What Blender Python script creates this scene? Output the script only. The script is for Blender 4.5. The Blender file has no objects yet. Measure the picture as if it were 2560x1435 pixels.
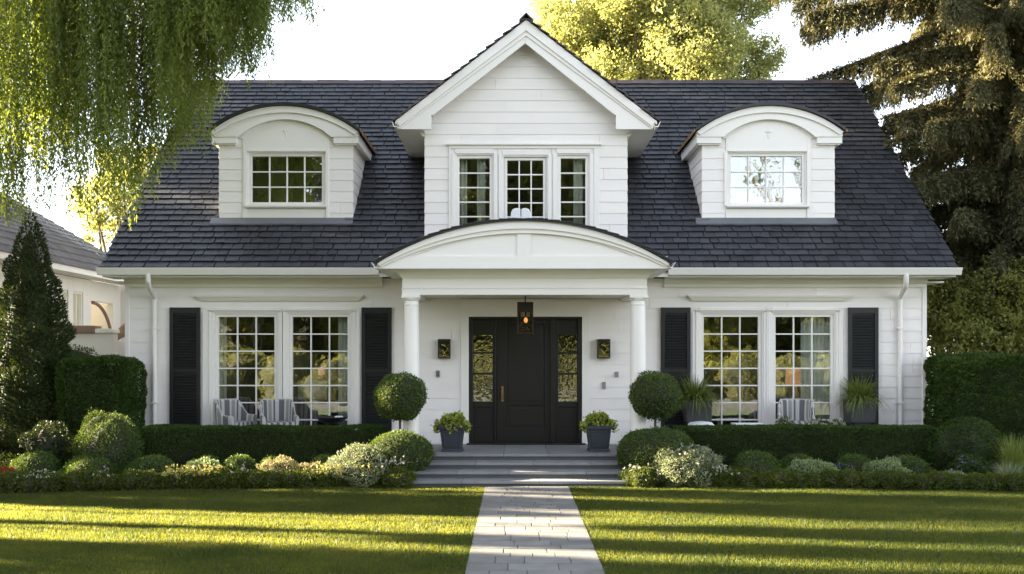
import bpy, bmesh, math, random
import numpy as np
from mathutils import Vector

random.seed(7)
R = math.radians
SC = bpy.context.scene
COL = SC.collection

# ------------------------------------------------------------------ camera, sky, sun, exposure
F = 2469.0      # focal length in photo pixels
H = 2.03        # eye height
cam_d = bpy.data.cameras.new("camera")
cam = bpy.data.objects.new("camera", cam_d)
COL.objects.link(cam)
cam.location = (0, 0, H)
cam.rotation_euler = (R(90), 0, 0)
cam_d.sensor_width = 36
cam_d.lens = 36 * F / 2560
cam_d.shift_x = -7 / 2560
cam_d.shift_y = 180.5 / 2560
cam_d.clip_start = 0.1
cam_d.clip_end = 2000
SC.camera = cam

SUN_EL, SUN_AZ = 20.0, 10.0          # sun to the left, a little behind the facade
w = bpy.data.worlds.new("World")
SC.world = w
w.use_nodes = True
nt = w.node_tree
bg = nt.nodes["Background"]
sky = nt.nodes.new("ShaderNodeTexSky")
sky.sky_type = 'NISHITA'
sky.sun_disc = False
sky.sun_elevation = R(SUN_EL)
sky.sun_rotation = R(-(90 - SUN_AZ))
sky.air_density = 1.0
sky.dust_density = 0.3
sky.ozone_density = 1.0
hsv = nt.nodes.new("ShaderNodeHueSaturation")
hsv.inputs['Saturation'].default_value = 0.42
nt.links.new(sky.outputs[0], hsv.inputs['Color'])
nt.links.new(hsv.outputs[0], bg.inputs[0])
bg.inputs[1].default_value = 0.05

sd = bpy.data.lights.new("sun", 'SUN')
sd.energy = 5.0
sd.angle = R(1.0)
sd.color = (1.0, 0.84, 0.60)
sun = bpy.data.objects.new("sun", sd)
COL.objects.link(sun)
ce = math.cos(R(SUN_EL))
SDIR = Vector((-ce * math.cos(R(SUN_AZ)), ce * math.sin(R(SUN_AZ)), math.sin(R(SUN_EL))))
sun.rotation_euler = (-SDIR).to_track_quat('-Z', 'Y').to_euler()

SC.view_settings.view_transform = 'Standard'
SC.view_settings.look = 'None'
SC.view_settings.gamma = 1.0
SC.view_settings.exposure = 3.68
SC.cycles.use_denoising = True
SC.cycles.max_bounces = 8
SC.cycles.transparent_max_bounces = 12
SC.cycles.sample_clamp_indirect = 6.0


def X(px, Y): return (px - 1287) / F * Y
def Z(py, Y): return H + (898 - py) / F * Y


# ------------------------------------------------------------------ materials
def new_mat(name):
    m = bpy.data.materials.new(name)
    m.use_nodes = True
    n = m.node_tree
    return m, n, n.nodes["Principled BSDF"]


def N(n, t, **kw):
    k = n.nodes.new(t)
    for a, b in kw.items():
        setattr(k, a, b)
    return k


def mat(name, c, rough=0.5, var=0.08, nscale=3.0, bump=0.0, bscale=40.0, island=0.0, metal=0.0, stretch=None, c2=None, spec=0.5):
    m, n, b = new_mat(name)
    L = n.links
    tc = N(n, "ShaderNodeTexCoord")
    mp = N(n, "ShaderNodeMapping")
    L.new(tc.outputs['Object'], mp.inputs[0])
    if stretch:
        mp.inputs['Scale'].default_value = stretch
    no = N(n, "ShaderNodeTexNoise")
    no.inputs['Scale'].default_value = nscale
    no.inputs['Detail'].default_value = 6
    L.new(mp.outputs[0], no.inputs['Vector'])
    mx = N(n, "ShaderNodeMix", data_type='RGBA')
    a = [max(0, x * (1 - var)) for x in c]
    d = [min(1, x * (1 + var)) for x in (c2 or c)]
    mx.inputs[6].default_value = (*a, 1)
    mx.inputs[7].default_value = (*d, 1)
    L.new(no.outputs[0], mx.inputs[0])
    out = mx.outputs[2]
    if island:
        g = N(n, "ShaderNodeNewGeometry")
        mr = N(n, "ShaderNodeMapRange")
        mr.inputs[3].default_value = 1 - island
        mr.inputs[4].default_value = 1 + island
        L.new(g.outputs['Random Per Island'], mr.inputs[0])
        hv = N(n, "ShaderNodeHueSaturation")
        L.new(mr.outputs[0], hv.inputs['Value'])
        L.new(out, hv.inputs['Color'])
        out = hv.outputs[0]
    L.new(out, b.inputs['Base Color'])
    b.inputs['Roughness'].default_value = rough
    b.inputs['Metallic'].default_value = metal
    b.inputs['Specular IOR Level'].default_value = spec
    if bump:
        n2 = N(n, "ShaderNodeTexNoise")
        n2.inputs['Scale'].default_value = bscale
        n2.inputs['Detail'].default_value = 5
        L.new(mp.outputs[0], n2.inputs['Vector'])
        bp = N(n, "ShaderNodeBump")
        bp.inputs['Strength'].default_value = bump
        bp.inputs['Distance'].default_value = 0.02
        L.new(n2.outputs[0], bp.inputs['Height'])
        L.new(bp.outputs[0], b.inputs['Normal'])
    return m


def leafmat(name, c1, c2, trans=0.35, tcol=None, rough=0.5, clump=1.3, spec=0.16):
    m, n, b = new_mat(name)
    L = n.links
    g = N(n, "ShaderNodeNewGeometry")
    tc = N(n, "ShaderNodeTexCoord")
    no = N(n, "ShaderNodeTexNoise")
    no.inputs['Scale'].default_value = clump
    no.inputs['Detail'].default_value = 3
    L.new(tc.outputs['Object'], no.inputs['Vector'])
    ad = N(n, "ShaderNodeMath", operation='MULTIPLY_ADD')
    ad.inputs[1].default_value = 0.55
    mr = N(n, "ShaderNodeMapRange")
    mr.inputs[1].default_value = 0.3
    mr.inputs[2].default_value = 0.7
    mr.inputs[4].default_value = 0.45
    L.new(no.outputs[0], mr.inputs[0])
    L.new(g.outputs['Random Per Island'], ad.inputs[0])
    L.new(mr.outputs[0], ad.inputs[2])
    mx = N(n, "ShaderNodeMix", data_type='RGBA')
    mx.inputs[6].default_value = (*c1, 1)
    mx.inputs[7].default_value = (*c2, 1)
    L.new(ad.outputs[0], mx.inputs[0])
    L.new(mx.outputs[2], b.inputs['Base Color'])
    b.inputs['Roughness'].default_value = rough
    b.inputs['Specular IOR Level'].default_value = spec
    t = N(n, "ShaderNodeBsdfTranslucent")
    hv = N(n, "ShaderNodeMix", data_type='RGBA')
    hv.blend_type = 'MULTIPLY'
    hv.inputs[0].default_value = 1.0
    hv.inputs[7].default_value = (*(tcol or (1.9, 1.7, 0.7)), 1)
    L.new(mx.outputs[2], hv.inputs[6])
    L.new(hv.outputs[2], t.inputs[0])
    ms = N(n, "ShaderNodeMixShader")
    ms.inputs[0].default_value = trans
    L.new(b.outputs[0], ms.inputs[1])
    L.new(t.outputs[0], ms.inputs[2])
    L.new(ms.outputs[0], n.nodes["Material Output"].inputs[0])
    return m


def glass_mat(name, refl=0.3, wave=0.02, tint=(0.9, 0.93, 0.9), wscale=3.0):
    m, n, b = new_mat(name)
    L = n.links
    n.nodes.remove(b)
    tr = N(n, "ShaderNodeBsdfTransparent")
    tr.inputs[0].default_value = (*tint, 1)
    gl = N(n, "ShaderNodeBsdfGlossy")
    gl.inputs['Roughness'].default_value = 0.02
    gl.inputs['Color'].default_value = (0.95, 0.95, 0.95, 1)
    tc = N(n, "ShaderNodeTexCoord")
    no = N(n, "ShaderNodeTexNoise")
    no.inputs['Scale'].default_value = wscale
    no.inputs['Detail'].default_value = 2
    L.new(tc.outputs['Object'], no.inputs['Vector'])
    bp = N(n, "ShaderNodeBump")
    bp.inputs['Strength'].default_value = wave
    bp.inputs['Distance'].default_value = 0.1
    L.new(no.outputs[0], bp.inputs['Height'])
    L.new(bp.outputs[0], gl.inputs['Normal'])
    ms = N(n, "ShaderNodeMixShader")
    ms.inputs[0].default_value = refl
    L.new(tr.outputs[0], ms.inputs[1])
    L.new(gl.outputs[0], ms.inputs[2])
    L.new(ms.outputs[0], n.nodes["Material Output"].inputs[0])
    return m


def emit_mat(name, c, s, base=(0.8, 0.7, 0.5)):
    m, n, b = new_mat(name)
    b.inputs['Base Color'].default_value = (*base, 1)
    b.inputs['Emission Color'].default_value = (*c, 1)
    b.inputs['Emission Strength'].default_value = s
    return m


M = {}
M['siding'] = mat("white_siding", (0.825, 0.778, 0.752), 0.55, 0.05, 0.9, 0.15, 60, island=0.025, stretch=(1, 1, 6))
M['trim'] = mat("white_trim", (0.81, 0.775, 0.742), 0.42, 0.03, 1.5, 0.06, 25)
M['cream'] = mat("bounce_toned_trim", (0.81, 0.785, 0.71), 0.45, 0.03, 1.5, 0.06, 25)  # white trim with the warm lawn bounce put into its colour
M['slate'] = mat("roof_slate", (0.022, 0.025, 0.033), 0.5, 0.25, 4.0, 0.5, 30, island=0.28, c2=(0.036, 0.037, 0.043))
M['slate_edge'] = mat("roof_edge_metal", (0.018, 0.018, 0.02), 0.45, 0.15, 5)
M['ridge'] = mat("ridge_slate", (0.07, 0.05, 0.05), 0.6, 0.25, 6, 0.3, 30, island=0.3)
M['sunlit_slate'] = mat("sunlit_gable_slate", (0.075, 0.055, 0.048), 0.65, 0.25, 6, 0.3, 30, island=0.35)  # warm sunlight along the gable edge put into the slate's brown
M['lead'] = mat("lead_flashing", (0.16, 0.165, 0.18), 0.45, 0.15, 4, metal=0.3)
M['copper'] = mat("copper_edge", (0.42, 0.22, 0.10), 0.45, 0.2, 6, metal=0.6)
M['shutter'] = mat("black_shutter", (0.017, 0.0185, 0.0195), 0.33, 0.12, 3, 0.05, 40, spec=0.35)
M['door'] = mat("black_door", (0.0125, 0.0115, 0.010), 0.38, 0.12, 2, 0.05, 30, spec=0.4)
M['brass'] = mat("aged_brass", (0.36, 0.26, 0.13), 0.35, 0.15, 20, metal=0.9)
M['bronze'] = mat("dark_bronze", (0.022, 0.014, 0.011), 0.4, 0.2, 10, metal=0.4)
M['glass'] = glass_mat("window_glass", 0.27, 0.02)
M['rippled'] = glass_mat("rippled_glass", 0.45, 0.03, (0.4, 0.42, 0.38), 12)
M['lampglass'] = glass_mat("lantern_glass", 0.08, 0.1, (0.55, 0.48, 0.4), 25)
M['bulb'] = emit_mat("lit_bulb", (1.0, 0.52, 0.15), 0.32)
M['lampshade'] = emit_mat("lit_lampshade", (1.0, 0.45, 0.22), 0.045, (0.75, 0.45, 0.28))
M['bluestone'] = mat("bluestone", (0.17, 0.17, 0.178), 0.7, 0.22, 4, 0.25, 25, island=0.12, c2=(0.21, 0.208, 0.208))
M['stepside'] = mat("shaded_riser_stone", (0.075, 0.076, 0.082), 0.75, 0.25, 4, 0.25, 25, island=0.15)  # nosing shade put into the risers as a darker bluestone
M['paver'] = mat("path_paver", (0.125, 0.121, 0.116), 0.75, 0.3, 3, 0.4, 22, island=0.17, c2=(0.175, 0.168, 0.158))
M['joint'] = mat("joint_sand", (0.10, 0.095, 0.088), 0.9, 0.2, 20)
M['pot'] = mat("slate_blue_pot", (0.032, 0.036, 0.048), 0.5, 0.15, 5, 0.1, 30)
M['planter'] = mat("charcoal_planter", (0.035, 0.036, 0.039), 0.55, 0.12, 5, 0.1, 30)
M['soil'] = mat("garden_soil", (0.03, 0.022, 0.015), 0.95, 0.4, 14, 0.8, 30)
M['turf'] = mat("turf", (0.013, 0.027, 0.007), 0.9, 0.3, 9, 0.8, 60, c2=(0.026, 0.045, 0.012))
M['bark'] = mat("bark", (0.09, 0.065, 0.045), 0.9, 0.35, 7, 0.8, 25, stretch=(3, 3, 0.6))
M['room'] = mat("room_wall", (0.22, 0.18, 0.13), 0.8, 0.1, 1)
M['roomfloor'] = mat("room_floor", (0.12, 0.075, 0.045), 0.5, 0.2, 3)
M['dark'] = mat("dark_furniture", (0.03, 0.022, 0.017), 0.5, 0.2, 4)
M['curtain'] = mat("curtain_linen", (0.85, 0.83, 0.78), 0.85, 0.06, 6)
M['fab_w'] = mat("stripe_white", (0.46, 0.45, 0.44), 0.9, 0.06, 40, 0.2, 150)
M['fab_g'] = mat("stripe_grey", (0.12, 0.118, 0.128), 0.9, 0.08, 40, 0.2, 150)
M['fab_t'] = mat("stripe_taupe", (0.26, 0.245, 0.23), 0.9, 0.08, 40, 0.2, 150)
M['cushion'] = mat("white_cushion", (0.74, 0.74, 0.75), 0.85, 0.05, 6)
M['iron'] = mat("black_iron", (0.012, 0.012, 0.013), 0.5, 0.2, 6)
M['plate'] = mat("grey_plate", (0.30, 0.30, 0.31), 0.4, 0.1, 20, metal=0.4)
M['neigh'] = mat("neighbour_plaster", (0.80, 0.755, 0.69), 0.7, 0.05, 2, 0.1, 30)
M['neighroof'] = mat("neighbour_shingle", (0.10, 0.088, 0.085), 0.8, 0.25, 5, 0.4, 30, island=0.25)
M['coping'] = mat("brown_coping", (0.26, 0.17, 0.12), 0.8, 0.3, 9, 0.4, 25)
M['tan'] = mat("tan_canvas", (0.58, 0.42, 0.27), 0.85, 0.1, 3)

M['inner'] = mat("dark_plant_core", (0.024, 0.027, 0.012), 0.9, 0.4, 14)  # dark opaque core inside the leafy mounds and hedges
M['box'] = leafmat("boxwood_leaf", (0.0280, 0.0520, 0.0120), (0.1100, 0.1700, 0.0360), 0.25)
M['hedge'] = leafmat("hedge_leaf", (0.0163, 0.0326, 0.0068), (0.0625, 0.1060, 0.0190), 0.25)
M['topiary'] = leafmat("topiary_leaf", (0.0304, 0.0570, 0.0152), (0.1235, 0.1710, 0.0475), 0.25)
M['edging'] = leafmat("edging_leaf", (0.0330, 0.0540, 0.0090), (0.1275, 0.1575, 0.0270), 0.3)
M['conifer'] = leafmat("conifer_leaf", (0.0162, 0.0270, 0.0095), (0.0594, 0.0810, 0.0257), 0.12)
M['sage'] = leafmat("sage_leaf", (0.1215, 0.1620, 0.0675), (0.3375, 0.4050, 0.2025), 0.3, (1.3, 1.3, 0.9))
M['greyfl'] = leafmat("grey_leaf", (0.0880, 0.1120, 0.0560), (0.3200, 0.3520, 0.2080), 0.3, (1.3, 1.3, 0.9))
M['gold'] = leafmat("golden_leaf", (0.16, 0.155, 0.07), (0.36, 0.33, 0.18), 0.35, (1.2, 1.1, 0.8))
M['yellowfl'] = leafmat("yellow_petal", (0.30, 0.29, 0.09), (0.46, 0.43, 0.19), 0.35, (1.2, 1.1, 0.7))
M['whitefl'] = leafmat("white_petal", (0.30, 0.30, 0.24), (0.58, 0.57, 0.50), 0.3, (1.0, 1.0, 0.9))
M['redfl'] = leafmat("red_petal", (0.35, 0.01, 0.03), (0.6, 0.05, 0.07), 0.3, (1.1, 0.8, 0.8))
M['purplefl'] = leafmat("lilac_petal", (0.12, 0.11, 0.22), (0.32, 0.30, 0.45), 0.3, (1.0, 1.0, 1.0))
M['lime'] = leafmat("lime_leaf", (0.17, 0.23, 0.03), (0.44, 0.48, 0.10), 0.35, (1.3, 1.3, 0.6))
M['blade'] = leafmat("strap_leaf", (0.0750, 0.1125, 0.0270), (0.2550, 0.3000, 0.0900), 0.3)
M['willow'] = leafmat("willow_leaf", (0.068, 0.098, 0.026), (0.190, 0.228, 0.074), 0.55, (2.2, 2.05, 0.75), clump=0.9)
M['spruce'] = leafmat("spruce_needle", (0.036, 0.044, 0.022), (0.145, 0.138, 0.068), 0.24, (1.9, 1.45, 0.65), clump=0.8)  # golden sunlit patches put into the lighter needle tone
M['maple'] = leafmat("maple_leaf", (0.175, 0.195, 0.085), (0.345, 0.355, 0.170), 0.5, (1.65, 1.55, 0.85), clump=0.5)
M['olive'] = leafmat("olive_leaf", (0.065, 0.085, 0.02), (0.24, 0.25, 0.075), 0.35, (1.8, 1.5, 0.6), clump=0.9)  # leaf tone raised for sunlight that the house keeps off the bushes
M['streetleaf'] = leafmat("street_tree_leaf", (0.03, 0.045, 0.010), (0.15, 0.16, 0.04), 0.4, (2.0, 1.7, 0.6), clump=0.4)
M['grass'] = leafmat("grass_blade", (0.009, 0.028, 0.007), (0.040, 0.073, 0.018), 0.54, (8.6, 4.4, 2.2), 0.45, clump=0.8, spec=0.3)


# ------------------------------------------------------------------ building helpers
def tag(o, label=None, cat=None, group=None, kind=None):
    if label: o['label'] = label
    if cat: o['category'] = cat
    if group: o['group'] = group
    if kind: o['kind'] = kind
    return o


def thing(name, loc, label, cat, group=None):
    o = bpy.data.objects.new(name, None)
    o.empty_display_size = 0.2
    COL.objects.link(o)
    o.location = loc
    return tag(o, label, cat, group)


def root_loc(p):
    v = Vector((0, 0, 0))
    while p is not None:
        v += p.location
        p = p.parent
    return v


class MB:
    def __init__(s):
        s.v, s.f, s.m = [], [], []

    def add(s, vs, fs, mi=0):
        k = len(s.v)
        s.v += [tuple(v) for v in vs]
        s.f += [tuple(i + k for i in f) for f in fs]
        s.m += [mi] * len(fs)
        return s

    def box(s, x0, x1, y0, y1, z0, z1, mi=0):
        return s.add([(x0, y0, z0), (x1, y0, z0), (x1, y1, z0), (x0, y1, z0), (x0, y0, z1), (x1, y0, z1), (x1, y1, z1), (x0, y1, z1)],
                     [(0, 3, 2, 1), (4, 5, 6, 7), (0, 1, 5, 4), (1, 2, 6, 5), (2, 3, 7, 6), (3, 0, 4, 7)], mi)

    def quad(s, a, b, c, d, mi=0):
        return s.add([a, b, c, d], [(0, 1, 2, 3)], mi)

    def prism(s, poly, y0, y1, mi=0):          # outline in x-z, along y
        n = len(poly)
        vs = [(x, y0, z) for x, z in poly] + [(x, y1, z) for x, z in poly]
        fs = [tuple(range(n)), tuple(range(2 * n - 1, n - 1, -1))] + [(i, (i + 1) % n, n + (i + 1) % n, n + i) for i in range(n)]
        return s.add(vs, fs, mi)

    def prismx(s, poly, x0, x1, mi=0):         # outline in y-z, along x
        n = len(poly)
        vs = [(x0, y, z) for y, z in poly] + [(x1, y, z) for y, z in poly]
        fs = [tuple(range(n)), tuple(range(2 * n - 1, n - 1, -1))] + [(i, (i + 1) % n, n + (i + 1) % n, n + i) for i in range(n)]
        return s.add(vs, fs, mi)

    def band(s, outer, inner, y0, y1, mi=0):   # strip between two polylines (x,z), along y
        n = len(outer)
        for i in range(n - 1):
            s.prism([outer[i], outer[i + 1], inner[i + 1], inner[i]], y0, y1, mi)
        return s

    def lathe(s, prof, cx, cy, n=24, mi=0, cap=True):
        vs = []
        for r, z in prof:
            vs += [(cx + r * math.cos(2 * math.pi * i / n), cy + r * math.sin(2 * math.pi * i / n), z) for i in range(n)]
        fs = []
        for k in range(len(prof) - 1):
            fs += [(k * n + i, k * n + (i + 1) % n, (k + 1) * n + (i + 1) % n, (k + 1) * n + i) for i in range(n)]
        if cap:
            fs += [tuple(range(n - 1, -1, -1)), tuple(range((len(prof) - 1) * n, len(prof) * n))]
        return s.add(vs, fs, mi)

    def tube(s, pts, r, n=8, mi=0):
        pts = [Vector(p) for p in pts]
        rs = r if isinstance(r, (list, tuple)) else [r] * len(pts)
        vs = []
        up = Vector((0.13, 0.31, 0.94))
        for i, p in enumerate(pts):
            d = (pts[min(i + 1, len(pts) - 1)] - pts[max(i - 1, 0)]).normalized()
            a = d.cross(up)
            if a.length < 0.05:
                a = d.cross(Vector((1, 0, 0)))
            a.normalize()
            b = d.cross(a)
            vs += [p + (a * math.cos(2 * math.pi * k / n) + b * math.sin(2 * math.pi * k / n)) * rs[i] for k in range(n)]
        fs = []
        for i in range(len(pts) - 1):
            fs += [(i * n + k, i * n + (k + 1) % n, (i + 1) * n + (k + 1) % n, (i + 1) * n + k) for k in range(n)]
        fs += [tuple(range(n - 1, -1, -1)), tuple(range((len(pts) - 1) * n, len(pts) * n))]
        return s.add(vs, fs, mi)

    def frustum(s, cx, cy, z0, z1, a0, a1, mi=0, b0=None, b1=None):
        b0 = a0 if b0 is None else b0
        b1 = a1 if b1 is None else b1
        vs = [(cx - a0, cy - b0, z0), (cx + a0, cy - b0, z0), (cx + a0, cy + b0, z0), (cx - a0, cy + b0, z0),
              (cx - a1, cy - b1, z1), (cx + a1, cy - b1, z1), (cx + a1, cy + b1, z1), (cx - a1, cy + b1, z1)]
        return s.add(vs, [(0, 3, 2, 1), (4, 5, 6, 7), (0, 1, 5, 4), (1, 2, 6, 5), (2, 3, 7, 6), (3, 0, 4, 7)], mi)

    def build(s, name, mats, parent=None, smooth=False, bevel=0.0, fix=True):
        me = bpy.data.meshes.new(name)
        off = root_loc(parent)
        me.from_pydata([(a - off.x, b - off.y, c - off.z) for a, b, c in s.v], [], s.f)
        mats = mats if isinstance(mats, (list, tuple)) else [mats]
        for m in mats:
            me.materials.append(m)
        if len(mats) > 1:
            me.polygons.foreach_set("material_index", s.m)
        if fix:
            bm = bmesh.new()
            bm.from_mesh(me)
            bmesh.ops.recalc_face_normals(bm, faces=bm.faces)
            bm.to_mesh(me)
            bm.free()
        if smooth:
            me.polygons.foreach_set("use_smooth", [True] * len(me.polygons))
            try:
                me.set_sharp_from_angle(angle=R(40))
            except Exception:
                pass
        me.update()
        o = bpy.data.objects.new(name, me)
        COL.objects.link(o)
        o.parent = parent
        if bevel:
            b = o.modifiers.new("bevel", 'BEVEL')
            b.width = bevel
            b.segments = 2
            b.limit_method = 'ANGLE'
            b.angle_limit = R(40)
        return o


def np_mesh(name, chunks, mats, parent=None, smooth=False):
    """chunks: list of (V (n,3), F (m,k), material index)"""
    mats = list(mats) if isinstance(mats, (list, tuple)) else [mats]
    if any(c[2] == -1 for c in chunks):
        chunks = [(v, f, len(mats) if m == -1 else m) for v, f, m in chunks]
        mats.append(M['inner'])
    off = np.array(root_loc(parent))
    nv = sum(len(c[0]) for c in chunks)
    V = np.concatenate([c[0] for c in chunks]) - off
    loops, starts, totals, mi = [], [], [], []
    base, ls = 0, 0
    for v, f, m in chunks:
        k = f.shape[1]
        loops.append((f + base).ravel())
        starts.append(ls + np.arange(len(f)) * k)
        totals.append(np.full(len(f), k))
        mi.append(np.full(len(f), m))
        base += len(v)
        ls += f.size
    loops = np.concatenate(loops).astype(np.int32)
    starts = np.concatenate(starts).astype(np.int32)
    totals = np.concatenate(totals).astype(np.int32)
    mi = np.concatenate(mi).astype(np.int32)
    me = bpy.data.meshes.new(name)
    me.vertices.add(nv)
    me.vertices.foreach_set("co", V.astype(np.float32).ravel())
    me.loops.add(len(loops))
    me.loops.foreach_set("vertex_index", loops)
    me.polygons.add(len(starts))
    me.polygons.foreach_set("loop_start", starts)
    me.polygons.foreach_set("loop_total", totals)
    for m in (mats if isinstance(mats, (list, tuple)) else [mats]):
        me.materials.append(m)
    me.polygons.foreach_set("material_index", mi)
    me.polygons.foreach_set("use_smooth", np.full(len(starts), bool(smooth)))
    me.update(calc_edges=True)
    o = bpy.data.objects.new(name, me)
    COL.objects.link(o)
    o.parent = parent
    return o


def unit(a):
    return a / np.maximum(np.linalg.norm(a, axis=1, keepdims=True), 1e-9)


def leaf_quads(rng, P, D, L, W, face=None, mi=0):
    n = len(P)
    rnd = unit(rng.normal(size=(n, 3)))
    if face is not None:
        rnd = unit(face + 0.7 * rnd)
    S = unit(np.cross(D, rnd))
    L = (L * rng.uniform(0.65, 1.3, n))[:, None]
    Wd = (W * rng.uniform(0.7, 1.25, n))[:, None] * 0.5
    V = np.stack([P, P + D * L * 0.45 + S * Wd, P + D * L, P + D * L * 0.45 - S * Wd], axis=1).reshape(-1, 3)
    return (V, np.arange(4 * n).reshape(n, 4), mi)


def lumps(rng, k=7, f=2.5, amp=0.06):
    K = rng.normal(size=(k, 3)) * f
    ph = rng.uniform(0, 6.28, k)
    A = rng.uniform(0.4, 1, k) * amp

    def fn(d):
        return (np.sin(d @ K.T + ph) * A).sum(1)
    return fn


def cube_sphere(n=10):
    g = np.linspace(-1, 1, n + 1)
    a, b = np.meshgrid(g, g, indexing='ij')
    o = np.ones_like(a)
    Vs, Fs, k = [], [], 0
    idx = np.arange((n + 1) ** 2).reshape(n + 1, n + 1)
    q = np.stack([idx[:-1, :-1], idx[1:, :-1], idx[1:, 1:], idx[:-1, 1:]], -1).reshape(-1, 4)
    for f in ((a, b, o), (b, a, -o), (o, a, b), (-o, b, a), (b, o, a), (a, -o, b)):
        Vs.append(np.stack([x.ravel() for x in f], 1))
        Fs.append(q + k)
        k += (n + 1) ** 2
    return unit(np.concatenate(Vs)), np.concatenate(Fs)


def mound(rng, c, r, nleaf, L=0.035, W=0.02, amp=0.05, f=2.5, core=0.88, zmin=None, up=0.3, mi=0, shag=0.05, power=2.0):
    """leafy rounded shrub: leaves on a lumpy ellipsoid over a dark opaque core"""
    c, r = np.array(c, float), np.array(r, float)
    fn = lumps(rng, 8, f, amp)

    def surf(d):
        q = d
        if power != 2.0:
            q = d / ((np.abs(d) ** power).sum(1, keepdims=True)) ** (1 / power)
        return q * (1 + fn(d))[:, None]
    d = unit(rng.normal(size=(nleaf, 3)))
    if zmin is not None:
        d = d[d[:, 2] * r[2] + c[2] > zmin]
    nrm = unit(d / r)
    P = c + surf(d) * r * (1 - shag * rng.uniform(0, 1.5, len(d)))[:, None]
    P = P + nrm * ((rng.random(len(d)) < 0.07) * rng.uniform(0.0, 1.3, len(d)) * L)[:, None]
    D = unit(nrm + np.array([0, 0, up]) + 0.75 * rng.normal(size=(len(d), 3)))
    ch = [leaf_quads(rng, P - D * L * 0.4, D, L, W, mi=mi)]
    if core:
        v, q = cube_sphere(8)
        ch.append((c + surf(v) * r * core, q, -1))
    return ch


def hedge_chunks(rng, lo, hi, r, dens, L=0.035, W=0.02, amp=0.025, mi=0, faces="fbtlr"):
    lo, hi = np.array(lo, float), np.array(hi, float)
    sz = hi - lo
    Ps = []
    spec = {'f': (1, 0), 'b': (1, 1), 't': (2, 1), 'l': (0, 0), 'r': (0, 1)}
    for k in faces:
        ax, side = spec[k]
        oth = [i for i in range(3) if i != ax]
        n = int(sz[oth[0]] * sz[oth[1]] * dens)
        p = lo + sz * rng.random((n, 3))
        p[:, ax] = hi[ax] if side else lo[ax]
        Ps.append(p)
    P = np.concatenate(Ps)
    ilo, ihi = lo + r, hi - r
    ilo[2] = lo[2]
    cl = np.minimum(np.maximum(P, ilo), ihi)
    nrm = unit(P - cl)
    fn = lumps(rng, 10, 3.0, amp)
    fn2 = lumps(rng, 10, 11.0, amp * 0.5)
    P = cl + nrm * (r + fn(P) + fn2(P) - 0.03 * rng.random(len(P)))[:, None]
    D = unit(nrm + np.array([0, 0, 0.35]) + 0.75 * rng.normal(size=(len(P), 3)))
    ch = [leaf_quads(rng, P - D * L * 0.4, D, L, W, mi=mi)]
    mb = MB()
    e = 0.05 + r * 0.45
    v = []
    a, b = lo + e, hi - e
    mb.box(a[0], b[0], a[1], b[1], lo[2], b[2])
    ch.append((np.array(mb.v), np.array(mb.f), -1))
    return ch


# ------------------------------------------------------------------ wall cladding and slates
def siding(mb, u0, u1, z0, z1, holes, mp, course=0.212, lip=0.0115, seed=1):
    rg = random.Random(seed)
    uf0 = u0 if callable(u0) else (lambda z: u0)
    uf1 = u1 if callable(u1) else (lambda z: u1)
    k = 0
    while z0 + k * course < z1 - 1e-4:
        za, zb = z0 + k * course, min(z0 + (k + 1) * course, z1)
        cuts = sorted({za, zb} | {z for h in holes for z in (h[2], h[3]) if za + 1e-3 < z < zb - 1e-3})
        off = rg.uniform(0.4, 2.4)
        for c, d in zip(cuts[:-1], cuts[1:]):
            mid = (c + d) / 2
            iv = [(uf0(za), uf1(za))]
            for h in holes:
                if h[2] < mid < h[3]:
                    nx = []
                    for a, b in iv:
                        if h[1] <= a or h[0] >= b:
                            nx.append((a, b))
                        else:
                            if h[0] > a: nx.append((a, h[0]))
                            if h[1] < b: nx.append((h[1], b))
                    iv = nx
            for a, b in iv:
                if b - a < 0.01: continue
                base = uf0(za) - 5
                js = [a] + [x for x in (base + off + i * 2.6 for i in range(12)) if a + 0.2 < x < b - 0.2] + [b]
                for p, q in zip(js[:-1], js[1:]):
                    p2, q2 = (p + 0.002 if p > a else p), (q - 0.002 if q < b else q)
                    oa = lip * (1 - (c - za) / course)
                    ob = lip * (1 - (d - za) / course) + 0.001
                    vs = [mp(p2, oa, c), mp(q2, oa, c), mp(q2, ob, d), mp(p2, ob, d), mp(p2, -0.02, c), mp(q2, -0.02, c), mp(q2, -0.02, d), mp(p2, -0.02, d)]
                    mb.add(vs, [(0, 1, 2, 3), (0, 4, 5, 1), (1, 5, 6, 2), (3, 7, 4, 0)])
        k += 1


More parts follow.
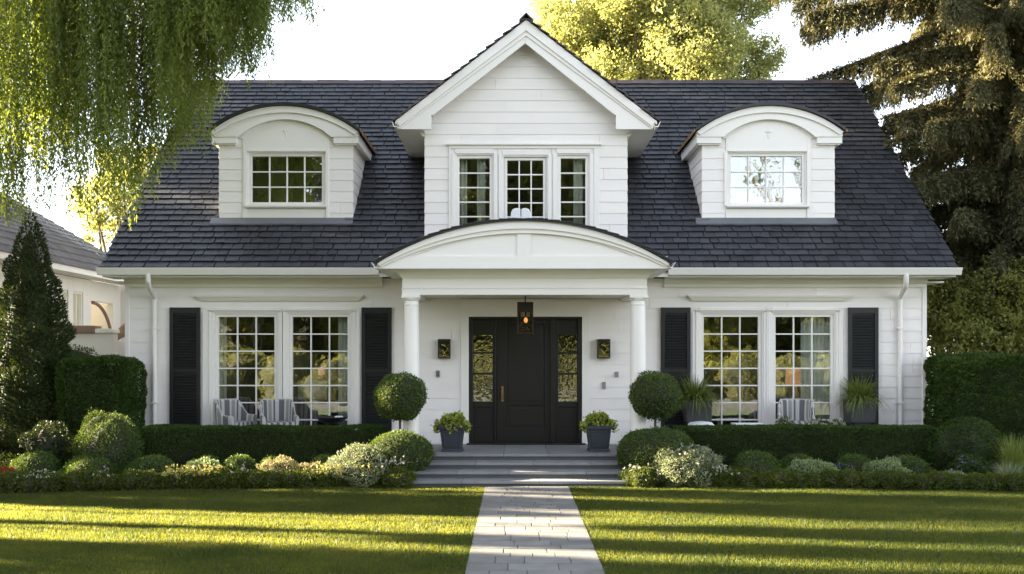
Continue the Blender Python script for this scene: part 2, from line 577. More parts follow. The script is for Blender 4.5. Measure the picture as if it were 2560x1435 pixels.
def slates(mb, O, U, S, Nn, width, length, exposure=0.19, wmin=0.16, wmax=0.29, th=0.020, keep=None, seed=3, ragged=0.02):
    rg = random.Random(seed)
    O, U, S, Nn = Vector(O), Vector(U), Vector(S), Vector(Nn)
    s = 0.0
    while s < length - 0.03:
        top = min(s + exposure * 1.12, length)
        u = -rg.uniform(0, wmax)
        row = rg.uniform(-0.006, 0.006)
        while u < width:
            wd = rg.uniform(wmin, wmax)
            a, b = max(u, rg.uniform(-ragged, ragged) if u <= 0 else u), min(u + wd - 0.013, width + rg.uniform(-ragged, ragged))
            u += wd
            if b - a < 0.04: continue
            mid = O + U * ((a + b) / 2) + S * ((s + top) / 2)
            if keep and not keep(mid): continue
            sb = s + row + rg.uniform(-0.006, 0.006)
            n0 = th * 2.1 + rg.uniform(-0.003, 0.004)
            skew = rg.uniform(-0.012, 0.012)
            n1 = th * 0.55
            pa = [(a + skew, sb, n0), (b + skew, sb, n0 + rg.uniform(-0.003, 0.003)), (b, top, n1), (a, top, n1)]
            vs = [O + U * q[0] + S * q[1] + Nn * q[2] for q in pa] + [O + U * q[0] + S * q[1] + Nn * (q[2] - th) for q in pa]
            mb.add(vs, [(0, 1, 2, 3), (0, 4, 5, 1), (1, 5, 6, 2), (3, 7, 4, 0)])
        s += exposure


def arc(cx, half, rise, zbase, n=24, t0=-1.0, t1=1.0):
    """circular arc over the chord; list of (x, z) left to right"""
    rad = (half * half + rise * rise) / (2 * rise)
    a = math.asin(min(1, half / rad)) if rise <= half else math.pi - math.asin(half / rad)
    zc = zbase + rise - rad
    return [(cx + rad * math.sin(a * (t0 + (t1 - t0) * i / n)), zc + rad * math.cos(a * (t0 + (t1 - t0) * i / n))) for i in range(n + 1)]


# ------------------------------------------------------------------ ground, beds, path
YW = 18.6                       # face of the house wall
YE = 18.05                      # main eave line
YR = 23.5                       # ridge
CX = 0.21                       # centre axis of the house
PITCH = math.atan2(0.9026, 1)
ZE = H + 1.68                   # roof surface at the eave


def roof_z(Y): return ZE + 0.9026 * (Y - YE)


def bed_edge(x):
    return 15.52 - (0.0125 if x < 0 else 0.0095) * x * x


PX0, PX1 = -0.47, 0.85
g = MB().quad((-400, -400, 0), (400, -400, 0), (400, 400, 0), (-400, 400, 0)).build("ground", M['turf'])
tag(g, kind='structure')
sb = MB()
xs = [-16 + i for i in range(34)]
for a, b in zip(xs[:-1], xs[1:]):
    sb.quad((a, bed_edge(max(-9, min(9, a))) + 0.03, 0.006), (b, bed_edge(max(-9, min(9, b))) + 0.03, 0.006), (b, 20, 0.006), (a, 20, 0.006))
tag(sb.build("planting_bed", M['soil']), kind='structure')

rg = random.Random(5)
pv = MB()
y = -1.5
while y < 15.55:
    d = rg.choice((0.15, 0.2, 0.24, 0.24, 0.32))
    y1 = min(y + d, 15.56)
    x = PX0
    while x < PX1 - 0.01:
        wd = rg.uniform(0.2, 0.52)
        x1 = x + wd if PX1 - (x + wd) > 0.2 else PX1
        zt = 0.03 + rg.uniform(-0.002, 0.002)
        pv.frustum((x + x1) / 2, (y + y1) / 2, 0.0, zt, (x1 - x) / 2 - 0.004, (x1 - x) / 2 - 0.006, 0, (y1 - y) / 2 - 0.004, (y1 - y) / 2 - 0.006)
        x = x1
    y = y1
jb = MB().box(PX0, PX1, -1.5, 15.56, 0.0, 0.024, 1)
pv.add(jb.v, jb.f, 1)
tag(pv.build("stone_path", [M['paver'], M['joint']], bevel=0.003), kind='structure')

tag(MB().quad((-60, -8.6, 0.008), (60, -8.6, 0.008), (60, -1.6, 0.008), (-60, -1.6, 0.008)).build("road", mat("asphalt", (0.045, 0.045, 0.047), 0.85, 0.25, 8, 0.4, 60)), kind='structure')
rng = np.random.default_rng(11)
n = 900000
gy = rng.uniform(8.3, 15.7, n)
gx = rng.uniform(-10.5, 10.5, n)
be = 15.52 - np.where(gx < 0, 0.0125, 0.0095) * gx * gx
k = (np.abs(gx) < 0.53 * gy + 1.4) & (gy < be + 0.02) & ((gx < PX0 + 0.022 * rng.random(n) ** 2) | (gx > PX1 - 0.022 * rng.random(n) ** 2)) & ~((gx > -1.62) & (gx < 1.9) & (gy > 15.5))
gx, gy = gx[k], gy[k]
n = len(gx)
hgt = 0.028 + 0.022 * rng.random(n) + 0.006 * np.sin(gx * 3.1 + np.sin(gy * 4) * 2)
ang = rng.uniform(0, 6.283, n)
wd = 0.0042 + 0.003 * rng.random(n)
ln = hgt * rng.uniform(0.15, 0.9, n)
la = rng.uniform(0, 6.283, n)
A = np.stack([gx - np.cos(ang) * wd, gy - np.sin(ang) * wd, np.zeros(n)], 1)
B = np.stack([gx + np.cos(ang) * wd, gy + np.sin(ang) * wd, np.zeros(n)], 1)
T = np.stack([gx + np.cos(la) * ln, gy + np.sin(la) * ln, hgt], 1)
V = np.stack([A, B, T], 1).reshape(-1, 3)
o = np_mesh("lawn_grass", [(V, np.arange(3 * n).reshape(n, 3), 0)], M['grass'])
tag(o, "close mown green lawn grass with long sunlit streaks", "grass", kind='stuff')

# ------------------------------------------------------------------ steps, porch floor, terraces
ZP = 0.43
st = thing("stone_steps", (0.2, 15.6, 0), "broad grey bluestone steps rising from the path to the porch", "steps")
lev = [(15.57, 0.108), (15.92, 0.215), (16.28, 0.323), (16.67, ZP)]
rg = random.Random(8)
for i, (yf, zt) in enumerate(lev):
    x0, x1 = (-1.66 - 0.02 * i, 1.92 + 0.02 * i) if i < 3 else (-2.15, 2.5)
    yb = lev[i + 1][0] + 0.03 if i < 3 else YW - 0.02
    tr = MB()
    x = x0
    while x < x1 - 0.01:
        q = x + rg.uniform(0.7, 1.25)
        if x1 - q < 0.4: q = x1
        tr.box(x + 0.002, q - 0.002, yf, yb, zt - 0.045, zt)
        x = q
    tr.build("tread", M['bluestone'], st, bevel=0.006)
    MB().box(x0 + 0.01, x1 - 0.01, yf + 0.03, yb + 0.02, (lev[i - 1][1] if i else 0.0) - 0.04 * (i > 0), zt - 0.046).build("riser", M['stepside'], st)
for x0, x1 in ((-7.2, -2.16), (2.51, 7.6)):
    t = MB()
    x = x0
    while x < x1 - 0.05:
        q = min(x + 0.6, x1)
        t.box(x + 0.003, q - 0.003, 17.7, YW - 0.02, 0.0, ZP - 0.005)
        x = q
    tag(t.build("terrace", M['bluestone'], bevel=0.004), kind='structure')

# ------------------------------------------------------------------ the house
house = thing("cottage", (CX, YW, 0), "white shingled cottage with dark slate roof, central gable, two arched dormers and columned porch", "house")
XL, XR = X(316, YW), X(2313, YW)
ZS = H + 1.50                     # soffit / wall top
mapw = lambda u, o, z: (u, YW - o, z)

# ground-floor window groups: glass edges in photo pixels
GW = [(545, 685), (730, 868), (1760, 1897), (1940, 2078)]
GZ0, GZ1 = Z(1093, YW), Z(792, YW)
DOOR = (X(1172, YW), X(1455, YW), ZP, Z(792, YW))
holes = [(X(a, YW) - 0.06, X(b, YW) + 0.06, GZ0 - 0.06, GZ1 + 0.06) for a, b in GW] + [(DOOR[0], DOOR[1], 0.0, DOOR[3])]
mb = MB()
siding(mb, XL, XR, 0.02, ZS + 0.02, holes, mapw, seed=2)
siding(mb, YW, 28.4, 0.02, ZS + 0.02, [], lambda u, o, z: (XL - o, u, z), seed=3)
siding(mb, YW, 28.4, 0.02, ZS + 0.02, [], lambda u, o, z: (XR + o, u, z), seed=4)
# backing wall behind the boards, split round the openings
edges = sorted([(h[0], h[1], h[2], h[3]) for h in holes])
x = XL + 0.01
for h in edges:
    mb.box(x, h[0], YW + 0.021, YW + 0.14, 0, ZS)
    mb.box(h[0], h[1], YW + 0.021, YW + 0.14, h[3], ZS)
    if h[2] > 0.05: mb.box(h[0], h[1], YW + 0.021, YW + 0.14, 0, h[2])
    x = h[1]
mb.box(x, XR - 0.01, YW + 0.021, YW + 0.14, 0, ZS)
mb.box(XL + 0.021, XL + 0.15, YW + 0.15, 28.4, 0, ZS)
mb.box(XR - 0.15, XR - 0.021, YW + 0.15, 28.4, 0, ZS)
mb.box(XL + 0.021, XR - 0.021, 28.4, 28.55, 0, ZS + 0.3)
for xa in (XL + 0.0, XR - 0.12):      # gable ends
    mb.prismx([(YW + 0.02, ZS + 0.02), (28.4, ZS + 0.02), (YR, roof_z(YR) - 0.12)], xa, xa + 0.12)
mb.build("wall", M['siding'], house, fix=False)

# corner boards
MB().box(XL - 0.022, XL + 0.06, YW - 0.024, YW + 0.1, 0, ZS).build("corner_board", M['siding'], house, bevel=0.004)
MB().box(XR - 0.06, XR + 0.022, YW - 0.024, YW + 0.1, 0, ZS).build("corner_board", M['siding'], house, bevel=0.004)

# main roof -----------------------------------------------------------------
ER0, ER1 = X(250, YE), X(2396, YE)
CP, SP = math.cos(PITCH), math.sin(PITCH)
SLEN = (YR - YE) / CP
YG = 18.3                       # gable rake face
ZGP = Z(50, YG)                 # gable roof ridge height at the front
GK = 0.776
SOFZ = Z(323, YG)
DL = (X(548, 19.2), X(882, 19.2), -4.45)
DR = (X(1755, 19.2), X(2086, 19.2), 4.93)


def gz(x): return ZGP - GK * abs(x - CX)


def keep_main(p):
    x, y, z = p
    for d in (DL, DR):
        if d[0] + 0.02 < x < d[1] - 0.02 and y > 19.2 and z < Z(300, 19.1): return False
    if abs(x - CX) < 1.93 and z < gz(x) - 0.1 and y > 18.55: return False
    if abs(x - CX) < 2.44 and SOFZ + 0.1 < z < gz(x) - 0.1: return False
    return True


mb = MB()
slates(mb, (ER0, YE - 0.03, ZE - 0.027), (1, 0, 0), (0, CP, SP), (0, -SP, CP), ER1 - ER0, SLEN + 0.03, keep=keep_main, seed=21)
dz = 0.012
cols = [ER0 + 0.02, DL[0], DL[1], CX - 1.93, CX + 1.93, DR[0], DR[1], ER1 - 0.02]


def deck(x0, x1, ya, yb):
    mb.quad((x0, ya, roof_z(ya) - dz), (x1, ya, roof_z(ya) - dz), (x1, yb, roof_z(yb) - dz), (x0, yb, roof_z(yb) - dz))
    mb.quad((x0, ya, roof_z(ya) - 0.09), (x1, ya, roof_z(ya) - 0.09), (x1, yb, roof_z(yb) - 0.09), (x0, yb, roof_z(yb) - 0.09))


for i, (a, b) in enumerate(zip(cols[:-1], cols[1:])):
    if i in (1, 5):
        deck(a, b, YE, 19.2); deck(a, b, 20.95, YR)
    elif i == 3:
        deck(a, b, YE, 18.55); deck(a, b, 22.9, YR)
    else:
        deck(a, b, YE, YR)
mb.quad((ER0, YR, roof_z(YR)), (ER1, YR, roof_z(YR)), (ER1, 28.95, ZE), (ER0, 28.95, ZE))
for x0, s in ((ER0 + 0.0, 1), (ER1 - 0.0, -1)):     # rake edge thickness
    mb.prismx([(YE, ZE - 0.10), (YE, ZE - 0.02), (YR, roof_z(YR) - 0.02), (28.95, ZE - 0.02), (28.95, ZE - 0.10), (YR, roof_z(YR) - 0.11)], x0, x0 + 0.02 * s)
roof = mb.build("roof", M['slate'], house, fix=False)
rc = MB()
rg = random.Random(3)
x = ER0 + 0.01
while x < ER1 - 0.02:
    q = min(x + rg.uniform(0.3, 0.42), ER1 - 0.01)
    t = rg.uniform(-0.006, 0.006)
    zr = roof_z(YR)
    rc.prismx([(YR - 0.13, zr - 0.07 + t), (YR, zr + 0.05 + t), (YR + 0.13, zr - 0.07 + t), (YR + 0.12, zr - 0.10 + t), (YR, zr + 0.02 + t), (YR - 0.12, zr - 0.10 + t)], x, q - 0.004)
    x = q
rc.build("ridge_cap", M['ridge'], roof)

# eaves: soffit, fascia, bed moulding, gutter; interrupted at the porch
for x0, x1 in ((ER0 + 0.03, X(950, YE) - 0.02), (X(1668, YE) + 0.02, ER1 - 0.03)):
    e = MB()
    e.box(x0, x1, YE + 0.03, YW + 0.03, H + 1.505, H + 1.525)
    e.box(x0, x1, YE + 0.02, YE + 0.06, H + 1.53, ZE - 0.02)
    wx0, wx1 = max(x0, XL), min(x1, XR)
    e.prismx([(YW - 0.02, H + 1.35), (YW - 0.045, H + 1.35), (YW - 0.05, H + 1.41), (YW - 0.10, H + 1.45), (YW - 0.13, H + 1.503), (YW - 0.02, H + 1.503)], wx0, wx1)
    if x0 < -3:
        e.box(X(950, YE) - 0.02, X(1668, YE) + 0.02, YE + 0.03, YE + 0.06, H + 1.505, ZE - 0.02)
        e.box(X(950, YE) - 0.02, X(1668, YE) + 0.02, YE + 0.061, YW - 0.03, H + 1.56, H + 1.58)
    e.build("eave_soffit", M['cream'], house, bevel=0.003)
    gt = MB()
    ya = YE + 0.015
    prof = [(ya, H + 1.535), (ya - 0.075, H + 1.535), (ya - 0.095, H + 1.57), (ya - 0.10, H + 1.61), (ya - 0.13, H + 1.65), (ya - 0.13, H + 1.665), (ya - 0.115, H + 1.665), (ya - 0.085, H + 1.60), (ya - 0.015, H + 1.56), (ya, H + 1.66)]
    gt.prismx(prof, x0 - 0.06 if x0 < -3 else x0, x1 + 0.06 if x1 > 3 else x1)
    gt.build("gutter", M['trim'], house, smooth=True)
for x0, x1 in ((ER0 + 0.01, XL - 0.03), (XR + 0.03, ER1 - 0.01)):
    MB().box(x0, x1, YW + 0.03, 28.4, H + 1.44, H + 1.47).build("rake_soffit", M['cream'], house)
for pa, pb in ((370, 387), (2266, 2250)):
    d = MB()
    xa, xb = X(pa, YE - 0.05), X(pb, YW - 0.06)
    path = [(xa, YE - 0.04, H + 1.56), (xa, YE - 0.04, H + 1.42), (xa + (xb - xa) * 0.25, YE + 0.05, H + 1.33), (xb, YW - 0.07, H + 1.16), (xb, YW - 0.065, H + 1.0), (xb, YW - 0.065, 0.1)]
    d.tube(path, 0.046, 10)
    for zz in (2.6, 1.2):
        d.box(xb - 0.06, xb + 0.06, YW - 0.12, YW - 0.01, zz, zz + 0.03)
    d.build("downspout", M['trim'], house, smooth=True)


# windows -------------------------------------------------------------------
def window(px0, px1, py0, py1, Y, cols, rows, cas=(0.1, 0.1), sash=0.055, label=None, sill=True, proud=0.03, head=0.09, z_bottom=None):
    x0, x1, z1 = X(px0, Y), X(px1, Y), Z(py0, Y)
    z0 = Z(py1, Y)
    m = MB()
    gl = Y + 0.075
    # sash
    s = sash
    m.box(x0 - s, x0, Y + 0.03, gl + 0.03, z0 - s, z1 + s)
    m.box(x1, x1 + s, Y + 0.03, gl + 0.03, z0 - s, z1 + s)
    m.box(x0, x1, Y + 0.032, gl + 0.03, z1, z1 + s)
    m.box(x0, x1, Y + 0.032, gl + 0.03, z0 - s, z0)
    # muntins
    b = 0.0125
    for i in range(1, cols):
        xx = x0 + (x1 - x0) * i / cols
        m.box(xx - b, xx + b, gl - 0.028, gl + 0.016, z0, z1)
    for j in range(1, rows):
        zz = z0 + (z1 - z0) * j / rows
        m.box(x0, x1, gl - 0.024, gl + 0.012, zz - b, zz + b)
    # stepped casing
    for k, (wd, yy) in enumerate(((0.03, Y + 0.005), (cas[0], Y - proud))):
        o = s + sum((0.03, cas[0])[:k])
        for sg, xe in ((-1, x0 - o), (1, x1 + o)):
            xa, xb = sorted((xe, xe + sg * (wd if k == 0 else cas[0 if sg < 0 else 1])))
            m.box(xa, xb, yy, Y + 0.14, z0 - o, z1 + o + (0.03 if k == 0 else 0))
    o = s + 0.03
    m.box(x0 - s, x1 + s, Y + 0.006, Y + 0.139, z1 + s, z1 + o)
    m.box(x0 - o, x1 + o, Y - proud + 0.002, Y + 0.138, z1 + o, z1 + o + head)
    wob = m.build("window", M['trim'], house, bevel=0.004)
    if label: wob['label'] = label
    MB().box(x0 - 0.01, x1 + 0.01, gl - 0.003, gl + 0.003, z0 - 0.01, z1 + 0.01).build("glass_pane", M['glass'], wob)
    if sill:
        MB().prismx([(Y + 0.03, z0 - s - 0.001), (Y - 0.10, z0 - s - 0.02), (Y - 0.10, z0 - s - 0.055), (Y - 0.06, z0 - s - 0.075), (Y - 0.005, z0 - s - 0.08)], x0 - s - 0.06, x1 + s + 0.06).build("sill", M['trim'], wob, bevel=0.004)
    return x0, x1, z0, z1


for (a, b), cs in zip(GW, ((0.20, 0.075), (0.075, 0.16), (0.14, 0.075), (0.075, 0.13))):
    window(a, b, 792, 1093, YW, 3, 7, cs)
for pa, pb, pm in ((505, 905, (686, 729)), (1728, 2116, (1898, 1939))):
    m = MB()          # wide mullion between the pair, fine backband above each window, crown shelf
    m.box(X(pm[0], YW) + 0.16, X(pm[1], YW) - 0.16, YW - 0.028, YW + 0.1, GZ0 - 0.1, GZ1 + 0.17)
    for q0, q1 in (GW[0:2] if pa < 1000 else GW[2:4]):
        xa, xb = X(q0, YW) - 0.16, X(q1, YW) + 0.16
        m.prismx([(YW - 0.03, GZ1 + 0.10), (YW - 0.05, GZ1 + 0.115), (YW - 0.055, GZ1 + 0.135), (YW - 0.03, GZ1 + 0.14)], xa, xb)
        m.box(xa, xa + 0.025, YW - 0.048, YW - 0.02, GZ0 - 0.1, GZ1 + 0.10)
        m.box(xb - 0.025, xb, YW - 0.048, YW - 0.02, GZ0 - 0.1, GZ1 + 0.10)
    m.build("window_mullion", M['trim'], house, bevel=0.003)
for pa, pb in ((492, 911), (1717, 2125)):
    m = MB()
    xa, xb = X(pa, YW), X(pb, YW)
    za, zb = Z(753, YW), Z(738, YW)
    for k in range(5):
        ins = (0.09, 0.06, 0.045, 0.015, 0.0)[k]
        z0 = za + (zb - za) * k / 5
        m.box(xa + ins, xb - ins, YW - 0.14 + ins, YW + 0.02, z0 + 0.0005, z0 + (zb - za) / 5)
    m.build("window_header", M['cream'], house, bevel=0.004)

# shutters
def shutter(px0, px1, label):
    x0, x1 = X(px0, YW), X(px1, YW)
    z0, z1 = Z(1078, YW), Z(769, YW)
    y0, y1 = YW - 0.075, YW - 0.03
    m = MB()
    f = 0.07
    m.box(x0, x0 + f, y0, y1, z0, z1)
    m.box(x1 - f, x1, y0, y1, z0, z1)
    m.box(x0 + f, x1 - f, y0 + 0.002, y1 - 0.001, z1 - 0.11, z1 - 0.001)
    zm = (z0 + z1) / 2 - 0.02
    m.box(x0 + f, x1 - f, y0 + 0.002, y1 - 0.001, zm - 0.03, zm + 0.03)
    m.box(x0 + f, x1 - f, y0 + 0.002, y1 - 0.001, z0, z0 + 0.12)
    m.box(x0 + f, x1 - f, y1 - 0.006, y1 - 0.002, z0 + 0.1, z1 - 0.1)
    so = m.build("shutter", M['shutter'], house, bevel=0.004)
    so['label'] = label
    l = MB()
    z = z0 + 0.13
    while z < z1 - 0.14:
        if not zm - 0.06 < z < zm + 0.03:
            l.add([(x0 + f, y0 + 0.004, z), (x1 - f, y0 + 0.004, z), (x1 - f, y1 - 0.01, z + 0.030), (x0 + f, y1 - 0.01, z + 0.030),
                   (x0 + f, y0 + 0.004, z + 0.008), (x1 - f, y0 + 0.004, z + 0.008), (x1 - f, y1 - 0.01, z + 0.040), (x0 + f, y1 - 0.01, z + 0.040)],
                  [(0, 3, 2, 1), (4, 5, 6, 7), (0, 1, 5, 4), (1, 2, 6, 5), (2, 3, 7, 6), (3, 0, 4, 7)])
        z += 0.053
    l.build("louvre_panel", M['shutter'], so)


shutter(427, 503, "black louvred shutter beside the downspout, left of the left window pair")
shutter(905, 980, "black louvred shutter partly behind the left topiary ball")
shutter(1651, 1725, "black louvred shutter partly behind the right topiary ball")
shutter(2118, 2193, "black louvred shutter behind the rightmost grassy planter")

# front door ----------------------------------------------------------------
dx0, dx1, dz0, dz1 = DOOR
YD = YW + 0.06
ps = lambda p: X(p, YW)
pz = lambda p: Z(p, YW)
cs = MB()
cs.box(dx0 - 0.15, dx0, YW - 0.03, YW + 0.1, ZP, dz1 + 0.001)
cs.box(dx1, dx1 + 0.15, YW - 0.03, YW + 0.1, ZP, dz1 + 0.001)
cs.box(dx0 - 0.15, dx1 + 0.15, YW - 0.03, YW + 0.1, dz1 + 0.002, dz1 + 0.30)
cs.box(dx0 - 0.17, dx1 + 0.17, YW - 0.05, YW - 0.028, dz1 + 0.30, dz1 + 0.33)
cs.build("door_casing", M['trim'], house, bevel=0.004)
door = MB()
zb = pz(1108)
FW = 0.07
door.box(dx0, dx0 + FW, YW - 0.01, YW + 0.14, zb, dz1)
door.box(dx1 - FW, dx1, YW - 0.01, YW + 0.14, zb, dz1)
door.box(dx0 + FW, dx1 - FW, YW - 0.008, YW + 0.139, dz1 - 0.05, dz1 - 0.001)
for a in (1238, 1378):                       # mullion posts
    door.box(ps(a) - 0.012, ps(a) + 0.075 if a > 1300 else ps(a) + 0.022, YW + 0.012, YW + 0.138, zb, dz1 - 0.05)
fd = door.build("front_door", M['door'], house, bevel=0.005)
# leaf
lf = MB()
lx0, lx1 = ps(1240) + 0.012, ps(1377) - 0.002
p0, p1 = ps(1266), ps(1362)
za, zbm, zc, zd, ze = zb, pz(1071), pz(1014), pz(1009), dz1 - 0.14
lf.box(lx0, p0, YD, YD + 0.05, zb, dz1 - 0.052)
lf.box(p1, lx1, YD, YD + 0.05, zb, dz1 - 0.052)
lf.box(p0, p1, YD + 0.001, YD + 0.049, zb, zbm)
lf.box(p0, p1, YD + 0.001, YD + 0.049, zc, zd)
lf.box(p0, p1, YD + 0.001, YD + 0.049, ze, dz1 - 0.053)
lf.box(p0, p1, YD + 0.022, YD + 0.045, zbm, zc)
lf.box(p0, p1, YD + 0.022, YD + 0.045, zd, ze)
for (a, b) in ((zbm, zc), (zd, ze)):
    lf.box(p0 + 0.05, p1 - 0.05, YD + 0.012, YD + 0.03, a + 0.05, b - 0.05)
lf.build("door_leaf", M['door'], fd, bevel=0.005)
hd = MB()
hx = ps(1256)
hd.box(hx - 0.022, hx + 0.022, YD - 0.01, YD + 0.001, pz(1004), pz(966))
hd.tube([(hx, YD - 0.01, pz(972)), (hx, YD - 0.055, pz(975)), (hx, YD - 0.06, pz(984)), (hx, YD - 0.05, pz(994)), (hx, YD - 0.01, pz(998))], 0.011, 8)
hd.lathe([(0.001, pz(969) - .0), (0.016, pz(969) + 0.001), (0.016, pz(967)), (0.001, pz(966.8))], hx, YD - 0.015, 10)
hd.build("door_handle", M['brass'], fd, smooth=True)
for a, b in ((1183, 1231), (1396, 1443)):
    sl = MB()
    ga, gb = ps(a), ps(b)
    o0, o1 = (dx0 + FW, ps(1238) - 0.012) if a < 1300 else (ps(1378) + 0.075, dx1 - FW)
    gt_, gb_ = pz(837), pz(1004)
    sl.box(o0, ga, YD + 0.002, YD + 0.05, zb, dz1 - 0.052)
    sl.box(gb, o1, YD + 0.002, YD + 0.05, zb, dz1 - 0.052)
    sl.box(ga, gb, YD + 0.003, YD + 0.049, gt_, dz1 - 0.053)
    sl.box(ga, gb, YD + 0.003, YD + 0.049, pz(1018), gb_)
    sl.box(ga, gb, YD + 0.003, YD + 0.049, zb, pz(1070))
    sl.box(ga, gb, YD + 0.022, YD + 0.045, pz(1070), pz(1018))
    for zz in (882, 934.5):
        sl.box(ga, gb, YD + 0.004, YD + 0.048, pz(zz) - 0.018, pz(zz) + 0.018)
    so = sl.build("sidelight", M['door'], fd, bevel=0.004)
    so['label'] = "narrow black sidelight left of the door" if a < 1300 else "narrow black sidelight right of the door"
    MB().box(ga - 0.005, gb + 0.005, YD + 0.024, YD + 0.03, gb_ - 0.005, gt_ + 0.005).build("sidelight_glass", M['rippled'], fd)
th = MB()
th.box(dx0 - 0.04, dx1 + 0.06, YW - 0.10, YW + 0.14, ZP, zb - 0.012)
th.build("threshold", M['trim'], fd, bevel=0.005)
th = MB()
th.box(dx0 - 0.03, dx1 + 0.05, YW - 0.06, YW + 0.14, zb - 0.011, zb - 0.001)
th.box(dx0 - 0.035, dx1 + 0.055, YW - 0.16, YW - 0.101, ZP + 0.0, ZP + 0.03)  # dark strip drawn for the shadow at the sill's foot
th.build("threshold_strip_and_shadow", M['iron'], fd)

# central gable -------------------------------------------------------------
GX0, GX1 = X(1062, YW), X(1568, YW)
UW = [(1148, 1224, 395), (1268, 1358, 400), (1402, 1464, 395)]
uh = [(X(a, YW) - 0.06, X(b, YW) + 0.06, Z(577, YW) - 0.06, Z(c, YW) + 0.06) for a, b, c in UW]
mb = MB()
zg0 = H + 1.9
gpk = ZGP - 0.05


def lim0(z): return max(GX0, CX - (gpk - z) / GK) if z < gpk else CX
def lim1(z): return min(GX1, CX + (gpk - z) / GK) if z < gpk else CX


siding(mb, lim0, lim1, zg0, gpk - 0.1, uh, mapw, seed=9)
siding(mb, YW, 21.6, zg0, SOFZ + 0.05, [], lambda u, o, z: (GX0 - o, u, z), seed=10)
siding(mb, YW, 21.6, zg0, SOFZ + 0.05, [], lambda u, o, z: (GX1 + o, u, z), seed=11)
zt = Z(395, YW) + 0.07
x = GX0 + 0.01
for h in uh:
    mb.box(x, h[0], YW + 0.021, YW + 0.12, zg0, zt)
    mb.box(h[0], h[1], YW + 0.021, YW + 0.12, zg0, h[2])
    mb.box(h[0], h[1], YW + 0.021, YW + 0.12, h[3], zt + 0.0)
    x = h[1]
mb.box(x, GX1 - 0.01, YW + 0.021, YW + 0.12, zg0, zt)
mb.prism([(GX0 + 0.01, zt), (GX1 - 0.01, zt), (GX1 - 0.01, gz(GX1) - 0.15), (CX, gz(CX) - 0.15), (GX0 + 0.01, gz(GX0) - 0.15)], YW + 0.021, YW + 0.12)
mb.box(GX0 + 0.021, GX0 + 0.1, YW + 0.13, 21.5, zg0, SOFZ + 0.3)
mb.box(GX1 - 0.1, GX1 - 0.021, YW + 0.13, 21.5, zg0, SOFZ + 0.3)
mb.build("gable_wall", M['siding'], house, fix=False)
for a, b, c in UW:
    window(a, b, c, 577, YW, 3 if a == 1268 else 1, 5, (0.07, 0.07), sash=0.05 if a != 1268 else 0.06, sill=False, proud=0.035)
m = MB()
m.box(X(1122, YW), X(1148, YW) - 0.155, YW - 0.034, YW + 0.1, Z(585, YW), Z(372, YW))
m.box(X(1464, YW) + 0.155, X(1498, YW), YW - 0.034, YW + 0.1, Z(585, YW), Z(372, YW))
m.box(X(1224, YW) + 0.156, X(1268, YW) - 0.165, YW - 0.033, YW + 0.1, Z(585, YW), Z(372, YW))
m.box(X(1358, YW) + 0.165, X(1402, YW) - 0.156, YW - 0.033, YW + 0.1, Z(585, YW), Z(372, YW))
m.box(X(1122, YW), X(1498, YW), YW - 0.032, YW + 0.1, Z(372, YW) + 0.001, Z(364, YW))
m.box(X(1115, YW), X(1503, YW), YW - 0.075, YW + 0.1, Z(364, YW) + 0.001, Z(360, YW))
m.build("window_surround", M['trim'], house, bevel=0.004)
# rake boards
q = lambda p, r, Y=YG: (X(p, Y), Z(r, Y))
rk = MB()
rk.prism([q(1315, 56), q(1313, 108), q(1083, 287), q(1078, 287), q(1078, 323), q(1001, 323), q(996, 303)], YG, YG + 0.05)
rk.prism([q(1315.5, 56), q(1635, 303), q(1629, 323), q(1540, 323), q(1540, 287), q(1537, 287), q(1313.5, 108)], YG, YG + 0.05)
for (a, b) in (((1315, 52), (990, 303)), ((1315, 52), (1639, 303))):
    sg = 1 if b[0] < 1300 else -1
    rk.prism([q(a[0], a[1]), q(a[0], a[1] + 26), q(b[0] + sg * 10, b[1] + 14), q(b[0], b[1])], YG - 0.05, YG - 0.001)
    rk.prism([q(a[0], a[1] + 2), q(a[0], a[1] + 38), q(b[0] + sg * 8, b[1] + 20), q(b[0], b[1] + 4)], YG - 0.022, YG - 0.0005)
rk.build("rake_board", M['trim'], house, bevel=0.003)
sf = MB()
for sg, xw in ((-1, GX0), (1, GX1)):
    xo = CX + sg * 2.37
    xa, xb = sorted((xw, xo))
    sf.box(xa, xb, YG + 0.05, 21.3, SOFZ, SOFZ + 0.02)
    xf = sorted((xo, xo + sg * 0.02))
    sf.box(xf[0], xf[1], YG + 0.0, 21.5, SOFZ - 0.0, gz(xo) - 0.06)
    sf.prism([(xw - sg * 0.02, SOFZ - 0.07), (xw + sg * 0.03, SOFZ - 0.07), (xw + sg * 0.10, SOFZ - 0.001), (xw - sg * 0.02, SOFZ - 0.001)], YW, 21.3)
